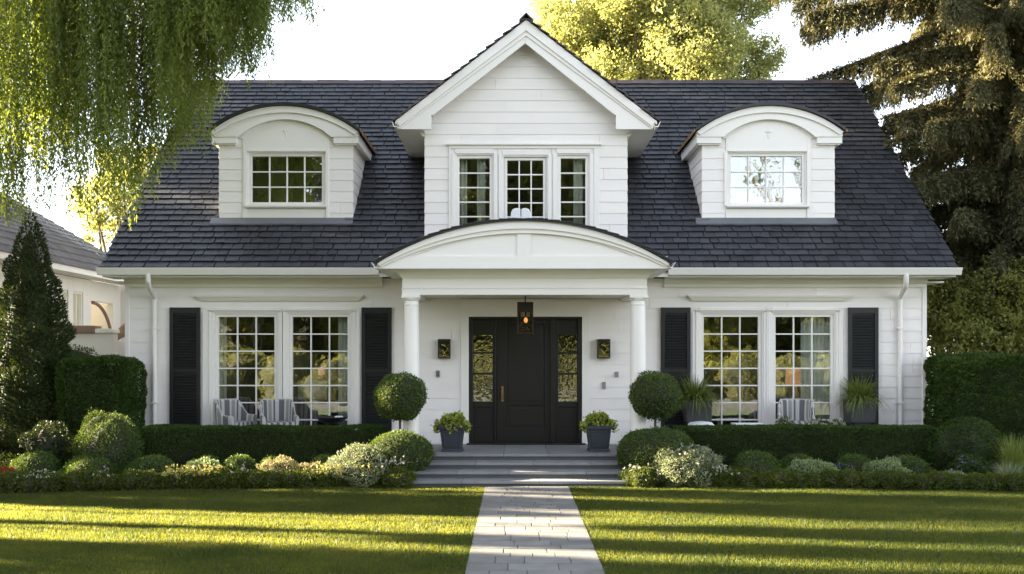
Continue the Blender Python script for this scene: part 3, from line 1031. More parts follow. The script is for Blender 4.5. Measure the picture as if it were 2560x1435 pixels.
# roof boarding over the gable
for sg in (-1, 1):
    xo = CX + sg * 2.42
    sf.prism([(CX, ZGP - 0.01), (xo, gz(xo) - 0.01), (xo, gz(xo) - 0.07), (CX, ZGP - 0.07)], YG - 0.045, 23.2)
sf.build("gable_soffit", M['trim'], house)
for sg in (-1, 1):
    gt = MB()
    xo = CX + sg * 2.39
    z1 = gz(xo)
    gt.prism([(xo, z1 - 0.14), (xo + sg * 0.055, z1 - 0.14), (xo + sg * 0.10, z1 - 0.03), (xo + sg * 0.085, z1 - 0.03), (xo + sg * 0.045, z1 - 0.12), (xo, z1 - 0.12)], YG - 0.05, 21.4)
    gt.build("gutter", M['trim'], house)
mb = MB()
gl = math.hypot(1, GK)
for sg in (-1, 1):
    S = Vector((-sg / gl, 0, GK / gl))
    Nn = Vector((sg * GK / gl, 0, 1 / gl))
    slates(mb, (CX + sg * 2.46, YG - 0.09, gz(CX + 2.46)), (0, 1, 0), S, Nn, 5.0, 2.46 * gl, seed=30 + sg, th=0.022, exposure=0.2)
mb.build("gable_roof", M['sunlit_slate'], house, fix=False)
rc = MB()
yy = YG - 0.11
while yy < 23.0:
    rc.prism([(CX - 0.13, ZGP - 0.06), (CX, ZGP + 0.085), (CX + 0.13, ZGP - 0.06), (CX + 0.13, ZGP - 0.02), (CX, ZGP + 0.11), (CX - 0.13, ZGP - 0.02)], yy, yy + 0.3)
    yy += 0.304
rc.build("gable_ridge_cap", M['sunlit_slate'], house)

# dormers -------------------------------------------------------------------
def dormer(x0, x1, glx, label, mirror):
    Y = 19.2
    cx = (x0 + x1) / 2
    k = Y / F                          # metres per photo pixel
    zz = lambda p: Z(p, Y)
    d = MB()
    hw = (x1 - x0) / 2
    holes = [(glx[0] - 0.055, glx[1] + 0.055, zz(505) - 0.055, zz(390) + 0.055)]
    mp = lambda u, o, z: (u, Y - o, z)
    zb0 = zz(560)
    siding(d, x0, x1, zb0, zz(345), [(x0 + 0.47, x1 - 0.47, 0, 99)], mp, course=0.212, seed=40 + int(mirror))
    siding(d, Y + 0.0, 21.3, zb0, zz(345), [], lambda u, o, z: (x0 - o, u, z), seed=42)
    siding(d, Y + 0.0, 21.3, zb0, zz(345), [], lambda u, o, z: (x1 + o, u, z), seed=43)
    d.box(x0 + 0.021, x0 + 0.10, Y + 0.021, 21.3, zb0, zz(345))
    d.box(x1 - 0.10, x1 - 0.021, Y + 0.021, 21.3, zb0, zz(345))
    for a, b in ((x0 + 0.101, holes[0][0]), (holes[0][1], x1 - 0.101)):
        d.box(a, b, Y + 0.022, Y + 0.1, zb0, zz(345))
    d.box(holes[0][0], holes[0][1], Y + 0.022, Y + 0.1, zb0, holes[0][2])
    d.box(holes[0][0], holes[0][1], Y + 0.022, Y + 0.1, holes[0][3], zz(345))
    dm = d.build("dormer", M['siding'], house, fix=False)
    dm['label'] = label
    # smooth front panel with the window opening, arched top
    f = MB()
    f.box(x0 + 0.46, holes[0][0] - 0.03, Y - 0.03, Y + 0.02, zb0, zz(345))
    f.box(holes[0][1] + 0.03, x1 - 0.46, Y - 0.03, Y + 0.02, zb0, zz(345))
    f.box(holes[0][0] - 0.03, holes[0][1] + 0.03, Y - 0.029, Y + 0.02, holes[0][3] + 0.03, zz(345))
    f.box(holes[0][0] - 0.03, holes[0][1] + 0.03, Y - 0.005, Y + 0.02, zb0, holes[0][2] - 0.08)
    ia = arc(cx, hw - 0.40, 46 * k, zz(346), 24)
    f.prism([(cx - hw + 0.40, zz(347))] + ia + [(cx + hw - 0.40, zz(347))], Y - 0.028, Y + 0.5)
    # cornice blocks
    for sg in (-1, 1):
        xe = cx + sg * hw
        a, b = sorted((xe + sg * 0.12, xe - sg * 0.36))
        f.box(a, b, Y - 0.10, Y + 0.02, zz(361), zz(345))
        a, b = sorted((xe + sg * 0.09, xe - sg * 0.34))
        f.box(a, b, Y - 0.07, Y + 0.02, zz(364), zz(361) - 0.001)
        a, b = sorted((xe + sg * 0.12, xe + sg * 0.02))
        f.box(a, b, Y + 0.021, 21.2, zz(361), zz(335))
    f.build("dormer_front", M['trim'], dm, bevel=0.004)
    a = MB()
    nn = 28
    oz = zz(334)
    oa = arc(cx, hw + 0.13, 64 * k, oz, nn)
    oi = arc(cx, hw + 0.06, 55 * k, zz(341), nn)
    om = arc(cx, hw - 0.40, 44 * k, zz(345.5), nn)
    ob = [(cx - hw - 0.12, zz(345) + 0.001)] + [None] * (nn - 1) + [(cx + hw + 0.12, zz(345) + 0.001)]
    a.band(oa, oi, Y - 0.16, Y + 0.02)
    a.band(oi, om, Y - 0.12, Y + 0.018)
    a.prism([oa[0], oi[0], om[0], (cx - hw - 0.12, zz(345) + 0.001)], Y - 0.118, Y + 0.017)
    a.prism([oa[-1], oi[-1], om[-1], (cx + hw + 0.12, zz(345) + 0.001)], Y - 0.118, Y + 0.017)
    a.build("arch_cornice", M['trim'], dm, smooth=True)
    # little relief ornament under the arch
    r = MB()
    if mirror:
        r.box(cx - 0.012, cx + 0.012, Y - 0.042, Y - 0.027, zz(347), zz(322))
        r.box(cx - 0.07, cx + 0.07, Y - 0.042, Y - 0.027, zz(331), zz(328))
        r.lathe([(0.001, zz(334)), (0.03, zz(331)), (0.001, zz(326))], cx, Y - 0.03, 10)
    else:
        r.tube([(cx - 0.06, Y - 0.033, zz(328)), (cx - 0.03, Y - 0.033, zz(326)), (cx, Y - 0.033, zz(330)), (cx + 0.01, Y - 0.033, zz(338)), (cx + 0.015, Y - 0.033, zz(346))], 0.011, 6)
        r.tube([(cx + 0.02, Y - 0.033, zz(334)), (cx + 0.05, Y - 0.033, zz(329)), (cx + 0.035, Y - 0.033, zz(326))], 0.009, 6)
    r.build("ornament", M['trim'], dm, smooth=True)
    # barrel roof
    b = MB()
    up = arc(cx, hw + 0.17, 66 * k, oz + 0.045, nn)
    lo_ = arc(cx, hw + 0.16, 64.5 * k, oz + 0.003, nn)
    b.band(up, lo_, Y - 0.22, 21.75)
    b.build("dormer_roof", M['slate_edge'], dm, smooth=True)
    for sg in (-1, 1):
        a_, b_ = sorted((cx + sg * (hw + 0.17), cx + sg * (hw + 0.185)))
        MB().box(a_, b_, Y - 0.2, 21.2, oz - 0.01, oz + 0.05).build("copper_drip", M['copper'], dm)
    fl = MB()
    yf = Y - 0.03
    fl.add([(x0 - 0.14, yf - 0.14, roof_z(yf - 0.14) + 0.05), (x1 + 0.02, yf - 0.14, roof_z(yf - 0.14) + 0.05), (x1 + 0.02, yf, roof_z(yf) + 0.055), (x0 - 0.14, yf, roof_z(yf) + 0.055),
            (x0 - 0.14, yf - 0.14, roof_z(yf - 0.14) + 0.0), (x1 + 0.02, yf - 0.14, roof_z(yf - 0.14) + 0.0), (x1 + 0.02, yf, roof_z(yf)), (x0 - 0.14, yf, roof_z(yf))],
           [(0, 1, 2, 3), (0, 4, 5, 1), (1, 5, 6, 2), (3, 7, 4, 0)])
    fl.build("flashing", M['lead'], dm)
    # interior
    i = MB()
    ya, yb = Y + 0.1, 20.7
    z0, z1 = zz(545), zz(350)
    xa, xb = x0 + 0.11, x1 - 0.11
    i.quad((xa, yb, z0), (xb, yb, z0), (xb, yb, z1), (xa, yb, z1))
    i.quad((xa, ya, z0), (xa, yb, z0), (xa, yb, z1), (xa, ya, z1))
    i.quad((xb, ya, z0), (xb, yb, z0), (xb, yb, z1), (xb, ya, z1))
    i.quad((xa, ya, z0), (xb, ya, z0), (xb, yb, z0), (xa, yb, z0), 1)
    i.quad((xa, ya, z1), (xb, ya, z1), (xb, yb, z1), (xa, yb, z1))
    i.build("attic_room", [M['room'], M['roomfloor']], dm, fix=False)


dormer(DL[0], DL[1], (X(628, 19.2), X(804, 19.2)), "left arched dormer with a dark twelve-pane window", False)
dormer(DR[0], DR[1], (X(1828, 19.2), X(2006, 19.2)), "right arched dormer whose twelve-pane window mirrors pale sky", True)
for a, b in ((628, 804), (1828, 2006)):
    window(a, b, 390, 505, 19.2, 4, 3, (0.06, 0.06), sash=0.05, head=0.05, proud=0.04)

# porch ---------------------------------------------------------------------
YP = 16.85
YA = 16.45
ex0, ex1 = X(1005, YP), X(1618, YP)
zA, zB = Z(737, YP), Z(696, YP)
en = MB()
en.box(ex0, ex1, YP, YP + 0.28, zA, Z(722, YP))
en.box(ex0 - 0.012, ex1 + 0.012, YP - 0.012, YP + 0.281, Z(722, YP) + 0.001, Z(718.5, YP))
en.box(ex0 + 0.004, ex1 - 0.004, YP + 0.004, YP + 0.279, Z(718.5, YP) + 0.001, zB)
for sg, xo in ((1, ex0), (-1, ex1)):
    a, b = sorted((xo + sg * 0.004, xo + sg * 0.28))
    en.box(a, b, YP + 0.282, YW - 0.02, zA + 0.003, zB)
en.build("entablature", M['trim'], house, bevel=0.004)
cr = MB()
px0, px1 = X(945, YA), X(1672, YA)
zS = Z(671, YA)
steps = [(0.0, 0.0), (0.02, 0.025), (0.035, 0.05), (0.075, 0.09), (0.13, 0.115), (0.20, 0.13)]
for (o0, h0), (o1, h1) in zip(steps[:-1], steps[1:]):
    hh = (zS - zB)
    za_, zb_ = zB + hh * h0 / 0.13, zB + hh * h1 / 0.13
    cr.add([(ex0 - o0, YP - o0, za_), (ex1 + o0, YP - o0, za_), (ex1 + o0, YW - 0.02, za_), (ex0 - o0, YW - 0.02, za_),
            (ex0 - o1, YP - o1, zb_), (ex1 + o1, YP - o1, zb_), (ex1 + o1, YW - 0.02, zb_), (ex0 - o1, YW - 0.02, zb_)],
           [(0, 1, 5, 4), (1, 2, 6, 5), (3, 0, 4, 7)])
cr.build("crown_moulding", M['cream'], house, fix=False)
sf = MB()
sf.box(px0, px1, YA + 0.03, YW - 0.02, zS + 0.002, zS + 0.03)
sf.box(ex0 + 0.02, ex1 - 0.02, YP + 0.02, YW - 0.02, zA + 0.05, zA + 0.08)
for sg, xo in ((-1, px0), (1, px1)):
    a, b = sorted((xo, xo + sg * 0.02))
    sf.box(a, b, YA + 0.02, YW, zS, Z(657, YA))
sf.build("porch_ceiling", M['cream'], house)
# arched pediment
half = (px1 - px0) / 2
pcx = (px0 + px1) / 2
kA = YA / F
o1 = arc(pcx, half, 105 * kA, Z(659, YA), 40)
o2 = arc(pcx, half - 0.02, 92 * kA, Z(664.5, YA), 40)
o3 = arc(pcx, half - 0.06, 84 * kA, Z(667, YA), 40)
o4 = arc(pcx, half - 0.50, 68 * kA, Z(655, YA), 40)
pd = MB()
pd.prism([(px0, zS)] + o1 + [(px1, zS)], YA + 0.045, YA + 0.12)
pd.box(px0 + 0.02, px1 - 0.02, YA + 0.018, YA + 0.044, zS, Z(640, YA))
zt_ = Z(640, YA)
pd.prism([q(1293, 640, YA), q(1293, 576, YA), q(1327, 576, YA), q(1327, 640, YA)], YA + 0.0185, YA + 0.0445)
clip = lambda L_: [(x_, max(z_, zt_ - 0.02)) for x_, z_ in L_]
pd.band(clip(o3), clip(arc(pcx, half - 0.30, 78 * kA, Z(660, YA), 40)), YA + 0.019, YA + 0.045)
ped = pd.build("pediment", M['trim'], house, bevel=0.004)
ac = MB()
ac.band(o1, o2, YA - 0.05, YA + 0.05)
ac.band(o2, o3, YA - 0.015, YA + 0.049)
ac.build("arch_cornice", M['trim'], ped, smooth=True)
pr = MB()
pr.band(arc(pcx, half + 0.06, 107 * kA, Z(656, YA), 40), arc(pcx, half + 0.05, 106 * kA, Z(660, YA), 40), YA - 0.10, YW + 0.01)
pr.build("porch_roof", M['slate_edge'], house, smooth=True)
# a few slates lapping over the arch
sl = MB()
rg = random.Random(77)
prof = arc(pcx, half + 0.06, 107 * kA, Z(656, YA), 26)
for i in range(26):
    (xa, za), (xb, zb2) = prof[i], prof[i + 1]
    dxv, dzv = xb - xa, zb2 - za
    ll = math.hypot(dxv, dzv)
    nx, nz = -dzv / ll, dxv / ll
    hi_ = 0.022 if xa < pcx else 0.006
    lo2 = 0.006 if xa < pcx else 0.022
    yy = YA - 0.12
    while yy < YW - 0.05:
        y2 = min(yy + rg.uniform(0.25, 0.4), YW)
        vs = [(xa + nx * hi_, yy, za + nz * hi_), (xb + nx * lo2, yy, zb2 + nz * lo2), (xb + nx * lo2, y2 - 0.006, zb2 + nz * lo2), (xa + nx * hi_, y2 - 0.006, za + nz * hi_)]
        vs += [(x_ - nx * 0.016, y_, z_ - nz * 0.016) for x_, y_, z_ in vs]
        sl.add(vs, [(0, 1, 2, 3), (0, 4, 5, 1), (1, 5, 6, 2), (3, 7, 4, 0)])
        yy = y2
sl.build("porch_slates", M['slate'], house, fix=False)
for sg, xo in ((-1, px0), (1, px1)):
    gt = MB()
    z1 = Z(656, YA)
    gt.prism([(xo + sg * 0.02, zS + 0.005), (xo + sg * 0.05, zS + 0.005), (xo + sg * 0.11, z1), (xo + sg * 0.095, z1), (xo + sg * 0.045, zS + 0.02), (xo + sg * 0.02, zS + 0.02)], YA - 0.05, YE + 0.1)
    gt.build("gutter", M['trim'], house)
for pc in (1029, 1595):
    cx = X(pc, 16.99)
    cy = 16.99
    c = MB()
    zt = zA
    c.box(cx - 0.16, cx + 0.16, cy - 0.16, cy + 0.16, zt - 0.05, zt - 0.001)
    c.lathe([(0.155, zt - 0.052), (0.15, zt - 0.075), (0.132, zt - 0.095), (0.122, zt - 0.10), (0.122, zt - 0.15), (0.132, zt - 0.155), (0.132, zt - 0.17), (0.124, zt - 0.178)][::-1], cx, cy, 32)
    c.lathe([(0.142, ZP + 0.13), (0.141, ZP + 0.9), (0.134, ZP + 1.8), (0.124, zt - 0.178)], cx, cy, 32)
    c.lathe([(0.18, ZP + 0.07), (0.19, ZP + 0.09), (0.18, ZP + 0.115), (0.15, ZP + 0.13)], cx, cy, 32)
    c.box(cx - 0.19, cx + 0.19, cy - 0.19, cy + 0.19, ZP, ZP + 0.07)
    c.build("column", M['trim'], house, smooth=True)

# rooms behind the glass ----------------------------------------------------
def room(x0, x1, y0, y1, z0, z1, back=None, name="interior_room"):
    r = MB()
    if back:
        a, b, c, d = back
        r.quad((x0, y1, z0), (a, y1, z0), (a, y1, z1), (x0, y1, z1))
        r.quad((b, y1, z0), (x1, y1, z0), (x1, y1, z1), (b, y1, z1))
        r.quad((a, y1, z0), (b, y1, z0), (b, y1, c), (a, y1, c))
        r.quad((a, y1, d), (b, y1, d), (b, y1, z1), (a, y1, z1))
    else:
        r.quad((x0, y1, z0), (x1, y1, z0), (x1, y1, z1), (x0, y1, z1))
    r.quad((x0, y0, z0), (x0, y1, z0), (x0, y1, z1), (x0, y0, z1))
    r.quad((x1, y0, z0), (x1, y1, z0), (x1, y1, z1), (x1, y0, z1))
    r.quad((x0, y0, z0), (x1, y0, z0), (x1, y1, z0), (x0, y1, z0), 1)
    r.quad((x0, y0, z1), (x1, y0, z1), (x1, y1, z1), (x0, y1, z1))
    r.build(name, [M['room'], M['roomfloor']], house, fix=False)


room(XL + 0.2, -1.6, YW + 0.145, 22.8, 0.48, 3.3)
room(-1.5, 2.2, YW + 0.145, 21.5, 0.44, 3.3)
room(2.3, XR - 0.2, YW + 0.145, 22.8, 0.48, 3.3)
room(GX0 + 0.12, GX1 - 0.12, YW + 0.13, 21.3, H + 2.3, H + 4.3)


def curtain(px0, px1, zlo, zhi, yy, label):
    x0, x1 = X(px0, yy), X(px1, yy)
    n = 26
    m = MB()
    vs, fs = [], []
    for i in range(n + 1):
        t = i / n
        xx = x0 + (x1 - x0) * t
        yo = yy + 0.022 * math.sin(t * 6.28 * max(2, (x1 - x0) / 0.09))
        vs += [(xx, yo, zlo), (xx + 0.004 * math.sin(i), yo, zhi)]
    for i in range(n):
        fs.append((2 * i, 2 * i + 2, 2 * i + 3, 2 * i + 1))
    m.add(vs, fs)
    o = m.build("curtain", M['curtain'], None, smooth=True, fix=False)
    s = o.modifiers.new("solid", 'SOLIDIFY')
    s.thickness = 0.004
    tag(o, label, "curtain", "linen curtains behind the windows")


YC = YW + 0.19
curtain(541, 566, 0.5, 3.1, YC, "pale linen curtain at the left edge of the far left window")
curtain(846, 872, 0.5, 3.1, YC, "pale linen curtain by the left window nearest the porch")
curtain(2002, 2086, 0.5, 3.1, YC, "wide pale curtain gathered in the far right window")
curtain(1146, 1168, H + 2.3, H + 4.2, YC, "thin white curtain edge at the outer side of the left upper sash")
curtain(1193, 1214, H + 2.3, H + 4.2, YC, "white curtain gathered near the mullion in the left upper sash")
curtain(1434, 1458, H + 2.3, H + 4.2, YC, "white curtain gathered in the right upper sash")

# room furniture glimpsed through the glass
def table_lamp(px, pyt, pyb, wpx, yy, label):
    x = X(px, yy)
    zt, zb_ = Z(pyt, yy), Z(pyb, yy)
    r = wpx / 2 / F * yy
    t = thing("table_lamp", (x, yy, 0.48 + 0.72), label, "lamp")
    MB().lathe([(r, zb_), (r * 0.96, zt)], x, yy, 24, cap=False).build("lamp_shade", M['lampshade'], t, smooth=True)
    MB().lathe([(0.09, 1.2), (0.10, 1.23), (0.03, 1.3), (0.07, zb_ - 0.2), (0.02, zb_ - 0.05), (0.015, zb_ + 0.05)], x, yy, 16).build("lamp_base", M['cushion'], t, smooth=True)
    return t


table_lamp(1990, 922, 965, 52, 19.9, "lamp with glowing peach drum shade seen through the far right window")
table_lamp(803, 918, 938, 16, 20.6, "small glowing yellow lamp seen through the left window nearest the porch")


def sideboard(x0, x1, y0, y1, z1, label, matn='dark'):
    t = thing("sideboard", ((x0 + x1) / 2, (y0 + y1) / 2, 0.48), label, "table")
    MB().box(x0, x1, y0, y1, z1 - 0.04, z1).build("table_top", M[matn], t, bevel=0.005)
    for xx in (x0 + 0.03, x1 - 0.08):
        for yy in (y0 + 0.03, y1 - 0.08):
            MB().box(xx, xx + 0.05, yy, yy + 0.05, 0.481, z1 - 0.041).build("leg", M[matn], t)


sideboard(5.1, 6.7, 19.7, 20.15, 1.2, "dark sideboard carrying the peach lamp behind the far right window")
sideboard(-4.9, -3.2, 20.3, 20.9, 1.2, "dark table carrying the small lamp behind the left window")
bx = thing("picture_board", (-4.1, 20.4, 1.2), "pale square board standing on the table behind the left window", "board")
MB().box(-4.45, -3.85, 20.25, 20.28, 1.2, 1.6).build("board_panel", M['curtain'], bx, bevel=0.004)
fr = MB()
fr.box(-4.47, -4.45, 20.24, 20.29, 1.2, 1.62); fr.box(-3.85, -3.83, 20.24, 20.29, 1.2, 1.62); fr.box(-4.45, -3.85, 20.24, 20.29, 1.6, 1.62)
fr.build("board_frame", M['dark'], bx)

# ------------------------------------------------------------------ lights and small fittings on the porch
lx, ly = X(1313, 17.6), 17.6
lz0, lz1 = Z(835, 17.6), Z(756, 17.6)
ln = thing("hanging_lantern", (lx, ly, lz0), "tall dark bronze lantern with a lit bulb hanging before the front door", "lantern")
hw = 0.13
m = MB()
for sx in (-1, 1):
    for sy in (-1, 1):
        m.box(lx + sx * hw - 0.011, lx + sx * hw + 0.011, ly + sy * hw - 0.011, ly + sy * hw + 0.011, lz0, lz1 - 0.16)
m.box(lx - hw - 0.012, lx + hw + 0.012, ly - hw - 0.012, ly + hw + 0.012, lz0 - 0.012, lz0 + 0.02)
m.box(lx - hw - 0.012, lx + hw + 0.012, ly - hw - 0.012, ly + hw + 0.012, lz1 - 0.17, lz1)
m.box(lx - hw + 0.01, lx - hw + 0.05, ly - hw, ly - hw + 0.006, lz0 + 0.02, lz1 - 0.17)
m.box(lx + hw - 0.05, lx + hw - 0.01, ly - hw, ly - hw + 0.006, lz0 + 0.02, lz1 - 0.17)
m.build("lantern_frame", M['bronze'], ln, bevel=0.003)
gm = MB()
gm.box(lx - hw + 0.012, lx + hw - 0.012, ly - hw - 0.003, ly - hw, lz0 + 0.02, lz1 - 0.17)
gm.build("lantern_glass", M['lampglass'], ln)
MB().tube([(lx, ly, lz1), (lx, ly, zA + 0.05)], 0.011, 8).lathe([(0.06, zA + 0.03), (0.06, zA + 0.05)], lx, ly, 16).build("hanging_rod", M['bronze'], ln)
bz = Z(800, 17.6)
MB().lathe([(0.008, bz - 0.05), (0.026, bz - 0.035), (0.036, bz - 0.01), (0.030, bz + 0.02), (0.014, bz + 0.045)], lx + 0.01, ly, 14).build("bulb", M['bulb'], ln, smooth=True)
MB().lathe([(0.016, bz + 0.045), (0.016, lz1 - 0.17)], lx + 0.01, ly, 10).build("bulb_holder", M['bronze'], ln, smooth=True)
for a, b, lab in ((1096, 1127, "square bronze wall lantern between the left column and the door"), (1492, 1524, "square bronze wall lantern between the door and the right column")):
    xa, xb = X(a, YW), X(b, YW)
    z0, z1 = Z(896, YW), Z(848, YW)
    t = thing("wall_lantern", ((xa + xb) / 2, YW - 0.02, z0), lab, "wall light", "wall lanterns beside the door")
    m = MB()
    y0, y1 = YW - 0.15, YW - 0.017
    m.box(xa, xa + 0.022, y0, y1, z0, z1); m.box(xb - 0.022, xb, y0, y1, z0, z1)
    m.box(xa + 0.022, xb - 0.022, y0 + 0.001, y1, z1 - 0.05, z1); m.box(xa + 0.022, xb - 0.022, y0 + 0.001, y1, z0, z0 + 0.022)
    m.box(xa + 0.022, xb - 0.022, y1 - 0.012, y1 - 0.001, z0 + 0.022, z1 - 0.05)
    m.build("lantern_frame", M['bronze'], t, bevel=0.003)
    MB().box(xa + 0.022, xb - 0.022, y0 + 0.008, y0 + 0.012, z0 + 0.022, z1 - 0.05).build("lantern_glass", M['rippled'], t)
for a, b, c, d, nm, lab, mt in ((1090, 1100, 926, 943, "entry_keypad", "small dark keypad on the wall below the left wall lantern", 'plate'),
                                (1537, 1546, 929, 943, "doorbell", "upper of two small grey plates on the wall by the right column", 'plate'),
                                (1505, 1514, 955, 972, "outlet_cover", "lower of two small grey plates under the right wall lantern", 'plate')):
    t = MB().box(X(a, YW), X(b, YW), YW - 0.035, YW - 0.012, Z(d, YW), Z(c, YW))
    if nm == "entry_keypad":
        for i in range(3):
            for j in range(2):
                t.box(X(a, YW) + 0.015 + j * 0.025, X(a, YW) + 0.033 + j * 0.025, YW - 0.041, YW - 0.034, Z(d, YW) + 0.02 + i * 0.033, Z(d, YW) + 0.042 + i * 0.033, 1)
    else:
        t.box((X(a, YW) + X(b, YW)) / 2 - 0.012, (X(a, YW) + X(b, YW)) / 2 + 0.012, YW - 0.041, YW - 0.034, Z(d, YW) + 0.04, Z(d, YW) + 0.07, 0)
    tag(t.build(nm, [M[mt], M['iron']], None, bevel=0.003), lab, "wall fitting")

# white rounded cowl on the porch roof
x, yy = X(1302, 18.1), 18.1
t = thing("roof_cowl", (x, yy, Z(545, yy)), "small rounded white cowl on the porch roof before the middle upper window", "roof cowl")
m = MB()
for sg in (-1, 1):
    prof = [(x + sg * 0.006, Z(548, yy)), (x + sg * 0.19, Z(548, yy)), (x + sg * 0.18, Z(532, yy)), (x + sg * 0.15, Z(523.5, yy)), (x + sg * 0.08, Z(520.5, yy)), (x + sg * 0.006, Z(523, yy))]
    m.prism(prof, yy - 0.06, yy + 0.06)
m.build("cowl_cover", M['cushion'], t, bevel=0.02)

# ------------------------------------------------------------------ pots by the door
def pot(px0, px1, label, seed, droop):
    yy = 17.2
    cx = (X(px0, yy) + X(px1, yy)) / 2
    t = thing("door_planter", (cx, yy, ZP), label, "plant pot", "square pots flanking the door")
    m = MB()
    h = 0.455
    m.frustum(cx, yy, ZP, ZP + 0.05, 0.185, 0.18)
    m.frustum(cx, yy, ZP + 0.051, ZP + h - 0.06, 0.165, 0.205)
    m.frustum(cx, yy, ZP + h - 0.059, ZP + h, 0.235, 0.24)
    # raised panel border on the front
    z0, z1 = ZP + 0.09, ZP + h - 0.10
    def fx(z): return 0.165 + 0.04 * (z - ZP - 0.051) / (h - 0.111)
    for za, zb_ in ((z0, z0 + 0.02), (z1 - 0.02, z1)):
        m.add([(cx - fx(za) + 0.04, yy - fx(za) - 0.008, za), (cx + fx(za) - 0.04, yy - fx(za) - 0.008, za), (cx + fx(zb_) - 0.04, yy - fx(zb_) - 0.008, zb_), (cx - fx(zb_) + 0.04, yy - fx(zb_) - 0.008, zb_),
               (cx - fx(za) + 0.04, yy - fx(za) + 0.01, za), (cx + fx(za) - 0.04, yy - fx(za) + 0.01, za), (cx + fx(zb_) - 0.04, yy - fx(zb_) + 0.01, zb_), (cx - fx(zb_) + 0.04, yy - fx(zb_) + 0.01, zb_)],
              [(0, 1, 2, 3), (0, 4, 5, 1), (1, 5, 6, 2), (2, 6, 7, 3), (3, 7, 4, 0)])
    for sg in (-1, 1):
        a0, a1 = fx(z0) - 0.04, fx(z1) - 0.04
        m.add([(cx + sg * a0, yy - fx(z0) - 0.008, z0), (cx + sg * (a0 - 0.02), yy - fx(z0) - 0.008, z0), (cx + sg * (a1 - 0.02), yy - fx(z1) - 0.008, z1), (cx + sg * a1, yy - fx(z1) - 0.008, z1),
               (cx + sg * a0, yy - fx(z0) + 0.01, z0), (cx + sg * (a0 - 0.02), yy - fx(z0) + 0.01, z0), (cx + sg * (a1 - 0.02), yy - fx(z1) + 0.01, z1), (cx + sg * a1, yy - fx(z1) + 0.01, z1)],
              [(0, 1, 2, 3), (0, 4, 7, 3), (1, 5, 6, 2)])
    m.build("pot", M['pot'], t, bevel=0.004)
    rng = np.random.default_rng(seed)
    ch = []
    for k in range(26):
        a = rng.uniform(0, 6.28)
        r = 0.24 * math.sqrt(rng.random())
        zc = ZP + h + 0.14 - 0.5 * r * r / 0.24 + rng.uniform(-0.02, 0.03)
        if r > 0.17: zc -= 0.06
        ch += mound(rng, (cx + r * math.cos(a), yy + r * math.sin(a), zc), (0.075, 0.075, 0.065), 70, 0.05, 0.036, 0.1, core=0.6)
    for k in range(droop):
        a = rng.uniform(-0.6, 0.5) if k % 2 else math.pi + rng.uniform(-0.5, 0.5)
        ch += mound(rng, (cx + 0.27 * math.cos(a), yy - 0.1 + 0.2 * math.sin(a), ZP + h + rng.uniform(-0.06, 0.02)), (0.06, 0.06, 0.07), 50, 0.05, 0.036, 0.1, core=0.5)
    np_mesh("foliage", ch, M['lime'], t)
    if droop > 4:
        ch = mound(rng, (cx + 0.24, yy - 0.12, ZP + h + 0.01), (0.07, 0.06, 0.04), 60, 0.045, 0.035, 0.1, core=0)
        np_mesh("blossom", ch, M['whitefl'], t)


pot(1099, 1163, "square slate-blue pot with lime plant and white trailing leaf, left of the door", 101, 6)
pot(1466, 1526, "square slate-blue pot with lime plant, right of the door", 102, 4)

